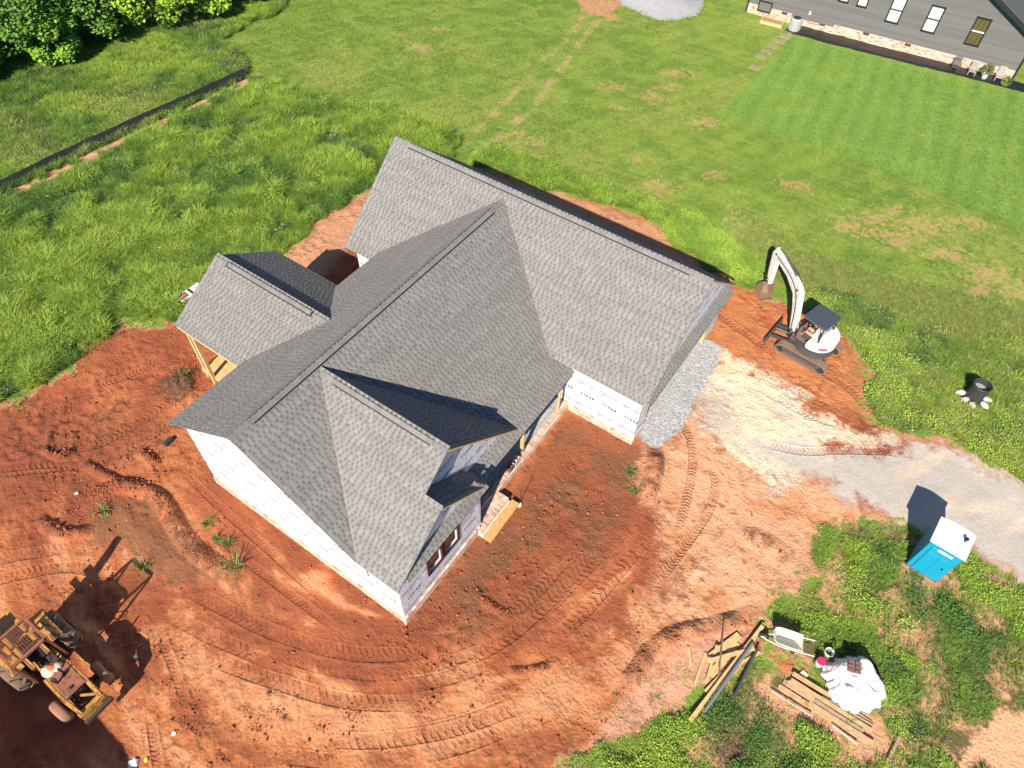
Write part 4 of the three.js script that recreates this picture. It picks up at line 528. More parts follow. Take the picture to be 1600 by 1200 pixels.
{
  const pos = [-14.4, 0, -6.52], turn = -33.2 * R;
  const t = thing('tractor', 'old yellow tractor with red-brown hood and caged roof', 'tractor', pos, turn);
  const rust = f => grainTex(128, 128, (u, v) => { const n = fbm(u * 6, v * 6 + f.length, 4), d = smooth(0.44, 0.62, n), k = 0.8 + 0.35 * fbm(u * 22, v * 22, 2); return [mix(f[0], 0.17, d) * k, mix(f[1], 0.07, d) * k, mix(f[2], 0.035, d) * k]; });
  const yel = new THREE.MeshStandardMaterial({ map: rust([0.5, 0.26, 0.05]), roughness: 0.6 }), red = new THREE.MeshStandardMaterial({ map: rust([0.28, 0.1, 0.065]), roughness: 0.65 }), dirtyTyre = mat([0.16, 0.11, 0.08], 0.95), dk = mat([0.05, 0.035, 0.025], 0.85);
  part('chassis', [rbox(2.9, 0.34, 0.5, 0.05, 0.1, 0.72, 0), rbox(0.3, 0.24, 1.5, 0.04, -1.05, 0.75, 0), rbox(0.22, 0.18, 1.2, 0.04, 1.06, 0.45, 0)], dk, t);
  part('engine', [rbox(0.9, 0.5, 0.4, 0.06, 1.0, 1.05, 0), cyl(0.11, 0.11, 0.4, 12, 1.1, 1.1, 0.24, 0, 0, Math.PI / 2)], dk, t);
  part('hood', rbox(1.0, 0.06, 0.66, 0.02, 1.0, 1.47, -0.04), red, t, 'red-brown engine hood panel');
  part('fuel_cap', cyl(0.045, 0.045, 0.06, 12, 1.32, 1.52, 0.02), M.black, t);
  part('exhaust_pipe', bar([0.78, 1.45, -0.12], [0.78, 1.95, -0.12], 0.035), M.black, t); part('air_cleaner', [bar([0.86, 1.45, 0.18], [0.86, 1.72, 0.18], 0.04), cyl(0.075, 0.075, 0.1, 14, 0.86, 1.76, 0.18)], M.darkSteel, t);
  for (const s of [-1, 1]) { part('side_panel', [beam([0.42, 1.4, s * 0.37], [1.55, 1.42, s * 0.39], 0.08, 0.14), beam([1.5, 1.36, s * 0.38], [2.05, 1.12, s * 0.34], 0.1, 0.42)], yel, t); part('frame_rail', beam([-0.6, 1.05, s * 0.3], [1.7, 0.95, s * 0.36], 0.07, 0.12), yel, t); }
  part('nose', [rbox(0.16, 0.5, 0.86, 0.04, 2.06, 0.98, 0), beam([1.62, 1.28, 0.02], [2.02, 1.26, -0.34], 0.06, 0.08)], yel, t); part('bumper', rbox(0.14, 0.2, 0.95, 0.03, 2.16, 0.72, 0), dk, t);
  wheel(t, 'front_wheel', 0.42, 0.3, 1.06, 0.42, 0.74, mat([0.3, 0.16, 0.1], 0.95), red, 0); wheel(t, 'front_wheel', 0.42, 0.3, 1.06, 0.42, -0.74, mat([0.3, 0.16, 0.1], 0.95), red, 0);
  wheel(t, 'rear_wheel', 0.74, 0.5, -1.02, 0.74, 0.86, dirtyTyre, yel, 22); wheel(t, 'rear_wheel', 0.74, 0.5, -1.02, 0.74, -0.86, dirtyTyre, yel, 22);
  part('fender', [rbox(1.1, 0.05, 0.42, 0.02, -0.9, 1.58, 0.66, 0, 0, 0.04), rbox(1.1, 0.05, 0.42, 0.02, -0.9, 1.58, -0.66)], yel, t);
  part('seat', [rbox(0.4, 0.1, 0.44, 0.04, -0.5, 1.35, 0), rbox(0.1, 0.4, 0.42, 0.04, -0.7, 1.6, 0)], M.black, t); part('rag_heap', [place(new THREE.IcosahedronGeometry(0.24, 2).scale(1, 0.5, 0.9), 0.3, 1.5, 0.12), place(new THREE.IcosahedronGeometry(0.15, 2).scale(1, 0.6, 1), 0.44, 1.56, -0.1)], mat([0.6, 0.5, 0.4], 0.95), t);
  part('rag', place(new THREE.IcosahedronGeometry(0.17, 2).scale(1.1, 0.5, 0.6), 0.36, 1.58, 0.0, 0.2, 0.6), mat([0.55, 0.12, 0.04], 0.9), t, 'orange-red rag'); part('steering_wheel', [tor(0.2, 0.018, 0.12, 1.72, 0, Math.PI / 2 - 0.4, Math.PI / 2), bar([0.12, 1.72, 0], [0.4, 1.4, 0], 0.02)], M.black, t);
  // roof cage
  const cx = -0.46, cz = 0.04, fr = part('cage_frame', [beam([-1.0, 2.62, -0.5], [0.08, 2.62, -0.5], 0.08, 0.08), beam([-1.0, 2.62, 0.58], [0.08, 2.62, 0.58], 0.08, 0.08), beam([-1.0, 2.62, -0.46], [-1.0, 2.62, 0.54], 0.08, 0.08), beam([0.08, 2.62, -0.46], [0.08, 2.62, 0.54], 0.08, 0.08)], red, t, 'rusty red roof cage frame');
  for (let i = 1; i < 14; i++) part('grille_bar', bar([-1 + i * 0.077, 2.61, -0.46], [-1 + i * 0.077, 2.61, 0.54], 0.008, 5), red, fr); for (let i = 1; i < 13; i++) part('grille_bar', bar([-0.96, 2.6, -0.48 + i * 0.077], [0.04, 2.6, -0.48 + i * 0.077], 0.008, 5), red, fr);
  for (const [x, z] of [[-1, -0.5], [-1, 0.58], [0.08, -0.5], [0.08, 0.58]]) part('cage_post', beam([x, 1.1, z], [x, 2.58, z], 0.07, 0.07, [1, 0, 0]), red, t);
  for (const [z, c] of [[-0.22, 1], [0.34, 0]]) part('lift_arm', beam([-2.3, 1.9, z], [-0.1, 1.5, z], 0.12, 0.16), yel, t);
  part('raised_boom', [beam([-1.7, 0.9, 0.85], [-1.6, 2.7, 0.98], 0.26, 0.34, [1, 0, 0]), beam([-1.6, 2.7, 0.98], [-1.72, 4.0, 1.05], 0.2, 0.26, [1, 0, 0])], yel, t); part('boom_bracket', [rbox(0.5, 0.5, 2.0, 0.05, -1.75, 0.85, 0.1)], yel, t);
  solo('pail', 'dark red lidded pail in the tractor shadow', 'bucket', [lathe([[0, 0], [0.13, 0], [0.155, 0.36], [0, 0.36]], 20), cyl(0.162, 0.162, 0.03, 20, 0, 0.37, 0)], mat([0.1, 0.015, 0.03], 0.5), [-15.0, groundHeight(-15, -8.0), -8.0]);
}
// parked cargo trailer just outside the frame; its shadow covers the corner by the tractor
{
  const t = thing('cargo_trailer', 'tall dark enclosed cargo trailer parked beyond the yellow tractor', 'trailer', [-16.1, 0, -1.2], -36.9 * R);
  part('box_body', rbox(8.5, 2.6, 2.4, 0.06, 0, 1.9, 0), mat([0.3, 0.31, 0.33], 0.5), t); part('roof_panel', rbox(8.4, 0.05, 2.3, 0.02, 0, 3.2, 0), mat([0.5, 0.5, 0.5], 0.5), t);
  for (const x of [-0.5, 0.6]) for (const z of [-1.1, 1.1]) wheel(t, 'wheel', 0.38, 0.24, x, 0.38, z, M.rubber, M.steel, 0);
  part('tongue', [beam([4.2, 0.62, -0.7], [5.6, 0.6, 0], 0.08, 0.12), beam([4.2, 0.62, 0.7], [5.6, 0.6, 0], 0.08, 0.12)], M.darkSteel, t); part('rear_door', [rbox(0.04, 2.3, 1.1, 0.01, -4.27, 1.85, -0.57), rbox(0.04, 2.3, 1.1, 0.01, -4.27, 1.85, 0.57)][0], M.steel, t);
}

// ---------------------------------------------------------------- portable toilet
{
  const t = thing('portable_toilet', 'turquoise portable toilet with white roof beside the gravel driveway', 'portable toilet', [15.93, 0.0, -11.8], -36.9 * R);
  const blue = mat([0.005, 0.27, 0.42], 0.5), blueD = mat([0.005, 0.2, 0.34], 0.5), wh = mat([0.76, 0.78, 0.79], 0.5);
  part('skid', [rbox(1.2, 0.12, 0.12, 0.02, 0, 0.06, 0.45), rbox(1.2, 0.12, 0.12, 0.02, 0, 0.06, -0.45)], M.darkSteel, t);
  part('cabin', [rbox(1.14, 1.95, 1.14, 0.04, 0, 1.08, 0)], blue, t);
  for (const s of [-1, 1]) for (let i = 0; i < 3; i++) part('side_rib', rbox(0.03, 1.6, 0.2, 0.01, s * 0.575, 1.05, -0.34 + i * 0.34), blueD, t);
  const door = part('door', [rbox(0.82, 1.72, 0.04, 0.015, 0, 1.02, 0.585), rbox(0.36, 1.2, 0.025, 0.01, -0.2, 0.95, 0.607), rbox(0.36, 1.2, 0.025, 0.01, 0.2, 0.95, 0.607)], blue, t); part('handle', rbox(0.05, 0.12, 0.05, 0.01, 0.34, 1.05, 0.62), M.black, door);
  part('sign_plate', rbox(0.5, 0.13, 0.012, 0.004, 0.03, 1.9, 0.622), wh, t); part('roof_frame', rbox(1.22, 0.09, 1.22, 0.03, 0, 2.08, 0), blue, t);
  const dome = new THREE.BufferGeometry(), N = 20, pos = [], id = []; for (let j = 0; j <= N; j++) for (let i = 0; i <= N; i++) { const u = i / N * 2 - 1, v = j / N * 2 - 1; pos.push(u * 0.62, 2.12 + 0.13 * (1 - Math.abs(u) ** 1.6) * (1 - 0.25 * v * v) + (Math.abs(((u + 1) * 2.6) % 1 - 0.5) < 0.12 && Math.abs(v) < 0.86 && u < 0.3 ? 0.018 : 0), v * 0.62); if (i < N && j < N) { const a = j * (N + 1) + i; id.push(a, a + N + 1, a + 1, a + 1, a + N + 1, a + N + 2); } } dome.setAttribute('position', new THREE.Float32BufferAttribute(pos, 3)); dome.setIndex(id); dome.computeVertexNormals();
  part('roof', [dome, rbox(1.25, 0.04, 1.25, 0.02, 0, 2.125, 0)], wh, t); part('vent_pipe', [bar([0.34, 2.15, -0.1], [0.34, 2.36, -0.1], 0.045), cyl(0.07, 0.07, 0.03, 12, 0.34, 2.37, -0.1)], M.black, t);
}
// ---------------------------------------------------------------- wheelbarrow, pails, covered pallet
{
  const t = thing('wheelbarrow', 'cream wheelbarrow on the weedy edge of the dirt', 'wheelbarrow', [9.86, groundHeight(9.86, -8.5), -8.5], 163.7 * R), cream = mat([0.66, 0.63, 0.55], 0.5);
  const N = 18, Mz = 12, pos = [], id = []; for (let j = 0; j <= Mz; j++) for (let i = 0; i <= N; i++) { const u = i / N * 2 - 1, v = j / Mz * 2 - 1, e = Math.max(Math.abs(u) ** 2.2, Math.abs(v) ** 2.2), x = u * 0.48, z = v * mix(0.29, 0.24, smooth(-1, 1, u)) * 1.06; pos.push(x, 0.3 + 0.34 * smooth(0.25, 1, e) + (u > 0 ? 0.05 * u : 0), z); if (i < N && j < Mz) { const a = j * (N + 1) + i; id.push(a, a + N + 1, a + 1, a + 1, a + N + 1, a + N + 2); } }
  const tray = new THREE.BufferGeometry(); tray.setAttribute('position', new THREE.Float32BufferAttribute(pos, 3)); tray.setIndex(id); tray.computeVertexNormals();
  part('tray', tray, mat([0.68, 0.66, 0.58], 0.55, { side: THREE.DoubleSide }), t); part('tray_rim', tube([[-0.48, 0.645, -0.28], [0, 0.66, -0.3], [0.44, 0.69, -0.24], [0.52, 0.7, 0], [0.44, 0.69, 0.24], [0, 0.66, 0.3], [-0.48, 0.645, 0.28]], 0.014, 40), cream, t);
  for (const s of [-1, 1]) { part('handle', tube([[0.72, 0.22, s * 0.07], [0.2, 0.28, s * 0.2], [-0.5, 0.46, s * 0.27], [-0.92, 0.52, s * 0.28]], 0.02), cream, t); part('leg', tube([[-0.3, 0.4, s * 0.24], [-0.36, 0.0, s * 0.22], [-0.12, 0.3, s * 0.2]], 0.015), M.darkSteel, t); }
  wheel(t, 'wheel', 0.19, 0.09, 0.72, 0.19, 0, M.rubber, cream, 0);
  const pail = (n, lab, x, z, lid, tint) => { const p = thing(n, lab, 'bucket', [x, groundHeight(x, z), z]); part('body', lid ? lathe([[0, 0.01], [0.13, 0.01], [0.15, 0.36]], 28) : lathe([[0, 0.02], [0.13, 0.01], [0.15, 0.36], [0.155, 0.36], [0.14, 0.36], [0.12, 0.03], [0, 0.03]], 28), tint, p); if (lid) part('lid', lathe([[0.158, 0.34], [0.16, 0.375], [0.14, 0.38], [0, 0.375]], 28), lid, p); part('rim', tor(0.152, 0.009, 0, 0.32, 0, Math.PI / 2, 0, 0, 28), tint, p); return p; };
  pail('bucket', 'white bucket with a pink lid near the tarp-covered pile', 10.96, -7.88, mat([0.5, 0.03, 0.13], 0.45), M.white); pail('bucket', 'open white bucket between wheelbarrow and tarp pile', 11.33, -8.22, null, M.white);
  // pile under a white tarp
  const px = 11.98, pz = -7.25, tg = thing('tarp_pile', 'pallet of material covered by a bright white tarp in the weeds', 'tarp pile', [px, groundHeight(px, pz), pz], 0.25), NA = 96, NR = 26, q = [], ix = [];
  for (let j = 0; j <= NR; j++) for (let i = 0; i <= NA; i++) {
    const a = i / NA * Math.PI * 2, c = Math.cos(a), s = Math.sin(a), sq = 0.62 / Math.pow(Math.pow(Math.abs(c), 5) + Math.pow(Math.abs(s), 5), 0.2), edge = sq + 0.24 + 0.16 * fbm(c * 2.2 + 5, s * 2.2 + 5, 3) + 0.05 * Math.sin(a * 11 + 2 * Math.sin(a * 3)), f = j / NR, r = edge * f;
    const fall = smooth(sq * 0.93, edge, r), fold = 0.05 * Math.sin(a * 17 + 3 * Math.sin(a * 2)) * smooth(0.4, 0.9, f); let y = 0.74 * (1 - fall * 0.94) + (fbm(c * r * 5 + 9, s * r * 5, 4) - 0.5) * 0.17 * (1 - fall) + fold * fall * (1 - fall) * 2.4 + 0.012; q.push(c * (r + fold * fall), Math.max(y, 0.015), s * (r + fold * fall) * 0.98);
    if (i < NA && j < NR) { const k = j * (NA + 1) + i; ix.push(k, k + 1, k + NA + 1, k + 1, k + NA + 2, k + NA + 1); }
  }
  const tp = new THREE.BufferGeometry(); tp.setAttribute('position', new THREE.Float32BufferAttribute(q, 3)); tp.setIndex(ix); tp.computeVertexNormals(); part('tarp', boxUV(tp, 1.4), mat([0.76, 0.77, 0.78], 0.5, { side: THREE.DoubleSide, bumpMap: wrinkle, bumpScale: 0.06 }), tg);
  part('pallet', [0, 1, 2, 3, 4].map(i => box(1.15, 0.03, 0.12, 0, 0.12, -0.5 + i * 0.25))[2], pine, tg); part('stack', rbox(1.08, 0.6, 1.08, 0.03, 0, 0.38, 0), mat([0.4, 0.38, 0.36], 0.95), tg);
  for (let i = 0; i < 3; i++) for (let j = 0; j < 2; j++) solo('brick', 'brown brick on the white tarp, ' + ['far', 'middle', 'near'][i] + ' row, ' + ['left', 'right'][j] + ' one', 'brick', rbox(0.2, 0.09, 0.105, 0.008), mat([0.17 + 0.04 * rnd(), 0.1, 0.085], 0.9), [11.74 + j * 0.22 + i * -0.05, 0.845 + groundHeight(px, pz), -7.74 + i * 0.14 + j * 0.05], -0.28 + rr(-0.05, 0.05), 'bricks on the tarp');
  solo('folding_frame', 'black metal frame leaning on the white tarp pile', 'frame', [beam([-0.28, 0.02, 0.1], [-0.28, 0.62, -0.05], 0.03, 0.03, [1, 0, 0]), beam([0.28, 0.02, 0.1], [0.28, 0.62, -0.05], 0.03, 0.03, [1, 0, 0]), beam([-0.28, 0.62, -0.05], [0.28, 0.62, -0.05], 0.03, 0.03), beam([-0.28, 0.3, 0.03], [0.28, 0.3, 0.03], 0.02, 0.02)], M.black, [11.4, groundHeight(11.4, -7.9), -8.0], 1.0);
}

// ---------------------------------------------------------------- lumber and pipes
const plankUV = g => boxUV(g, 0.9);
function plank(name, label, category, p, q, y, w, th, m, group) {   // lies from p to q (x, z), underside y above the soil
  const dx = q[0] - p[0], dz = q[1] - p[1], len = Math.hypot(dx, dz), cx = (p[0] + q[0]) / 2, cz = (p[1] + q[1]) / 2; const base = Math.max(groundHeight(...p), groundHeight(...q), groundHeight(cx, cz)) + 0.01;
  return solo(name, label, category, plankUV(rbox(len, th, w, 0.005)), m, [cx, base + y + th / 2, cz], Math.atan2(-dz, dx), group);
}
const G1 = 'lumber dumped at the edge of the dirt';
[[[6.24, -5.86], [9.21, -9.07], 0.16, 0.14, 0.045, 'longest yellow board lying beside the grey pipe'], [[6.56, -7.01], [7.09, -8.09], 0.0, 0.1, 0.04, 'short narrow board at the dirt side of the lumber pile'], [[6.5, -8.29], [6.53, -7.64], 0.0, 0.1, 0.04, 'shortest loose board farthest into the dirt from the lumber pile'], [[7.35, -7.3], [7.81, -9.13], 0.27, 0.05, 0.03, 'thin dark stick lying across the lumber pile'], [[7.22, -7.95], [8.35, -8.75], 0.05, 0.24, 0.03, 'wide short board low in the lumber pile'], [[7.15, -7.35], [8.25, -8.5], 0.0, 0.24, 0.04, 'wide board at the bottom of the lumber pile'], [[7.05, -7.75], [8.75, -8.25], 0.21, 0.14, 0.04, 'board lying crosswise on top of the lumber pile'], [[8.2, -7.9], [9.3, -9.2], 0.05, 0.12, 0.04, 'board sticking out of the lumber pile toward the wheelbarrow'], [[6.95, -7.1], [7.5, -8.35], 0.09, 0.09, 0.04, 'narrow board on the left flank of the lumber pile'], [[7.9, -7.6], [9.0, -8.2], 0.0, 0.1, 0.04, 'board stub under the dark pipes of the lumber pile'], [[6.9, -6.8], [7.9, -7.7], 0.03, 0.14, 0.04, 'board half hidden under the longest yellow board']].forEach(([p, q, y, w, th, l], i) => plank('board', l, 'board', p, q, y, w, th, i === 3 ? mat([0.2, 0.12, 0.07], 0.9) : pine, G1));
const pipeM = mat([0.17, 0.19, 0.21], 0.5);
const pipe = (label, p, q, y, r, m) => { const dx = q[0] - p[0], dz = q[1] - p[1], len = Math.hypot(dx, dz), cx = (p[0] + q[0]) / 2, cz = (p[1] + q[1]) / 2; solo('pipe', label, 'pipe', place(new THREE.CylinderGeometry(r, r, len, 18, 1, true), 0, 0, 0, 0, 0, Math.PI / 2), m, [cx, groundHeight(cx, cz) + y + r, cz], Math.atan2(-dz, dx)); };
pipe('long grey plastic pipe beside the lumber pile', [6.7, -6.1], [8.68, -8.38], 0.26, 0.055, mat([0.17, 0.19, 0.21], 0.5, { side: THREE.DoubleSide })); pipe('short dark metal pipe at the weed side of the lumber pile', [7.8, -6.65], [8.9, -8.3], 0.16, 0.045, mat([0.09, 0.1, 0.12], 0.45, { side: THREE.DoubleSide, metalness: 0.3 }));
const G2 = 'weathered planks stacked in the weeds';
[[[9.42, -7.1], [12.0, -5.45], 0.0, 0.17], [[9.6, -7.25], [11.9, -5.75], 0.04, 0.17], [[9.85, -7.3], [12.2, -5.78], 0.08, 0.14], [[9.95, -7.5], [11.0, -6.85], 0.12, 0.15], [[10.0, -7.52], [12.3, -6.05], 0.0, 0.09], [[10.3, -6.6], [12.15, -5.42], 0.08, 0.12], [[9.7, -7.2], [10.5, -6.68], 0.08, 0.2], [[10.8, -6.8], [12.3, -5.95], 0.05, 0.06]].forEach(([p, q, y, w], i) => plank('plank', ['weathered plank at the outer weedy side of the plank stack', 'wide weathered plank second in the plank stack', 'long plank on top of the plank stack', 'short plank at the tarp side of the plank stack', 'narrow plank nearest the white tarp', 'plank jutting from the far end of the plank stack', 'wide short plank at the head of the plank stack', 'thin slat on the tarp side of the plank stack'][i], 'plank', p, q, y, w, 0.038, i % 3 === 1 ? greyPlank : new THREE.MeshStandardMaterial({ map: woodTex, color: rgb(0.85, 0.82, 0.95), roughness: 0.9 }), G2));
plank('block', 'small pale wooden block beside the plank stack', 'wood block', [10.3, -7.6], [10.45, -7.42], 0.02, 0.2, 0.05, mat([0.6, 0.5, 0.36], 0.8));
plank('batten', 'pale thin batten lying in the weeds left of the plank stack', 'batten', [9.1, -6.9], [10.3, -6.15], 0.12, 0.04, 0.03, mat([0.45, 0.47, 0.47], 0.8)); plank('batten', 'pale batten in the weeds at the lower end of the plank stack', 'batten', [10.9, -5.9], [11.6, -5.35], 0.12, 0.07, 0.03, mat([0.5, 0.46, 0.4], 0.8));
plank('post', 'lone grey post lying on bare ground near the weeds corner', 'post', [13.04, -5.63], [12.2, -4.6], 0.03, 0.09, 0.07, greyPlank);
plank('plank', 'orange-brown plank laid across the front brick steps', 'plank', world(-7.13, -11.6), world(-7.08, -9.6), 0.2, 0.36, 0.035, new THREE.MeshStandardMaterial({ map: woodTex, color: rgb(1, 0.8, 0.62), roughness: 0.8 }));
{ const s = thing('stake', 'thin upright steel stake with white cap by the front steps', 'stake', [0.5, groundHeight(0.5, -13.65), -13.65]); part('rod', bar([0, 0, 0], [0.02, 1.1, 0], 0.012), M.darkSteel, s); part('cap', cyl(0.09, 0.1, 0.08, 14, -0.02, 0.04, 0.06), M.white, s); }
{ // loose blocks on the porch edge
  for (const [b, l, k] of [[-12.6, 'dark concrete block lying on the porch edge', 0], [-12.95, 'pale concrete block standing on the porch edge', 1]]) { const [x, z] = world(-8.08, b); const o = thing('concrete_block', l, 'concrete block', [x, 0.5, z], -TH + 0.2 * k); part('block_body', [box(0.2, 0.19, 0.04, 0, 0.1, 0.18), box(0.2, 0.19, 0.04, 0, 0.1, -0.18), box(0.2, 0.19, 0.04, 0, 0.1, 0), box(0.04, 0.19, 0.32, 0.08, 0.1, 0), box(0.04, 0.19, 0.32, -0.08, 0.1, 0)], mat(k ? [0.5, 0.46, 0.4] : [0.12, 0.08, 0.07], 0.95), o); }
}
{ // wrapped bundle at the rear porch
  const o = thing('wrapped_bundle', 'white wrapped bundle with black and pink print at the rear porch', 'bundle', [-15.72, groundHeight(-15.72, -24.2), -24.2], 0.95);
  part('bundle_body', rbox(1.3, 0.42, 0.55, 0.05, 0, 0.22, 0), mat([0.72, 0.72, 0.74], 0.5), o); part('print', [rbox(0.44, 0.012, 0.32, 0.004, -0.42, 0.437, 0), rbox(0.1, 0.014, 0.4, 0.004, -0.1, 0.437, 0)][0], M.black, o); part('print', rbox(0.34, 0.012, 0.2, 0.004, -0.42, 0.446, 0.02), mat([0.6, 0.05, 0.14], 0.5), o, 'pink printed panel'); part('print', rbox(0.12, 0.012, 0.42, 0.004, 0.02, 0.437, 0), M.black, o);
}
{ const pc = solo('pipe_offcut', 'short black corrugated pipe offcut on the dirt near the rear wall', 'pipe offcut', [0, 1, 2, 3, 4, 5].map(i => cyl(0.11, 0.11, 0.035, 16, 0, 0.11, -0.15 + i * 0.06, Math.PI / 2)).concat([cyl(0.095, 0.095, 0.36, 16, 0, 0.11, 0, Math.PI / 2)]), mat([0.05, 0.055, 0.065], 0.5), [-14.14, groundHeight(-14.14, -15.81), -15.81], -0.5); }
[[-11.33, -4.0, [0.7, 0.72, 0.75], 'crumpled white plastic bag on the dirt by the trailer shadow'], [-10.97, -4.12, [0.75, 0.6, 0.1], 'small yellow wrapper on the dirt near the plastic bag'], [-10.35, -4.9, [0.8, 0.8, 0.78], 'white scrap of paper on the dirt below the tractor tracks'], [-16.9, -13.3, [0.75, 0.74, 0.7], 'white scrap beside the dark spoil at the left'], [-12.4, -7.2, [0.75, 0.7, 0.6], 'pale scrap just ahead of the tractor nose']].forEach(([x, z, c, l], i) => { const g = new THREE.IcosahedronGeometry(i < 1 ? 0.17 : 0.07, 2), p = g.attributes.position; for (let k = 0; k < p.count; k++) { const s = 0.7 + 0.6 * vn(p.getX(k) * 19 + i, p.getZ(k) * 19 + p.getY(k) * 13); p.setXYZ(k, p.getX(k) * s, p.getY(k) * s * 0.5, p.getZ(k) * s); } g.computeVertexNormals(); solo('litter', l, 'litter', g, mat(c, 0.5), [x, groundHeight(x, z) + 0.04, z]); });

// ---------------------------------------------------------------- silt fence along the meadow
{
  const f = thing('silt_fence', 'low black fabric silt fence crossing the meadow', 'fence', [-23.5, 0, -38]); const pts = smoothLine(FENCE, 0.35), pos = [], id = [];
  pts.forEach(([x, z, tx, tz, s], i) => { const sag = 0.64 + 0.06 * vn(s * 0.7, 3), lean = 0.14 + 0.1 * vn(s * 0.4, 9), y = groundHeight(x, z); for (let k = 0; k <= 3; k++) { const t = k / 3; pos.push(x + 23.5 + tz * lean * t + 0.02 * Math.sin(s * 5 + k), y - 0.05 + sag * t, z + 38 - tx * lean * t); } if (i) for (let k = 0; k < 3; k++) { const a = (i - 1) * 4 + k; id.push(a, a + 1, a + 4, a + 1, a + 5, a + 4); } });
  const g = new THREE.BufferGeometry(); g.setAttribute('position', new THREE.Float32BufferAttribute(pos, 3)); g.setIndex(id); g.computeVertexNormals(); part('fabric', g, mat([0.018, 0.019, 0.021], 0.7, { side: THREE.DoubleSide }), f);
  for (let i = 3; i < pts.length; i += 6) { const [x, z, tx, tz] = pts[i], y = groundHeight(x, z); part('stake', beam([x + 23.5 + tz * 0.05 + tz * 0.02, y - 0.1, z + 38 - tx * 0.05], [x + 23.5 + tz * 0.3, y + 0.66, z + 38 - tx * 0.3], 0.035, 0.035, [1, 0, 0]), greyPlank, f); }
}
// ---------------------------------------------------------------- culvert riser with bags
{
  const cx = 20.75, cz = -19.95, y = groundHeight(cx, cz), o = thing('culvert_riser', 'black corrugated riser pipe standing in the weeds', 'culvert pipe', [cx, y, cz]); const prof = [[0.36, 0]]; for (let i = 0; i < 14; i++) prof.push([0.36 + 0.022 * (i % 2), 0.03 + i * 0.06]); prof.push([0.4, 0.88], [0.4, 0.93], [0.335, 0.93], [0.335, 0.1]);
  part('riser', lathe(prof, 36), mat([0.035, 0.037, 0.04], 0.5, { side: THREE.DoubleSide }), o); part('inner_lid', cyl(0.33, 0.33, 0.02, 28, 0, 0.62, 0), mat([0.3, 0.3, 0.28], 0.7), o);
  [[-0.55, 0.28, 0.4, 'white sandbag leaning on the left of the riser pipe'], [-0.28, 0.6, 1.2, 'white sandbag in front of the riser pipe'], [0.3, 0.58, 2.0, 'white sandbag at the front right of the riser pipe'], [0.58, 0.2, 2.6, 'white sandbag at the right of the riser pipe'], [-0.6, -0.15, 0.1, 'white sandbag behind the left of the riser pipe']].forEach(([dx, dz, a, l]) => { const g = new THREE.SphereGeometry(0.19, 20, 12), p = g.attributes.position; for (let k = 0; k < p.count; k++) { const s = 1 + 0.25 * (vn(p.getX(k) * 9 + a * 7, p.getZ(k) * 9 + p.getY(k) * 8) - 0.5); p.setXYZ(k, p.getX(k) * s * 1.15, p.getY(k) * s * 0.6, p.getZ(k) * s * 0.75); } g.computeVertexNormals(); solo('sandbag', l, 'sandbag', g, mat([0.52, 0.51, 0.48], 0.85), [cx + dx * 0.92, groundHeight(cx + dx, cz + dz) + 0.14, cz + dz * 0.92], a, 'sandbags around the riser'); });
}

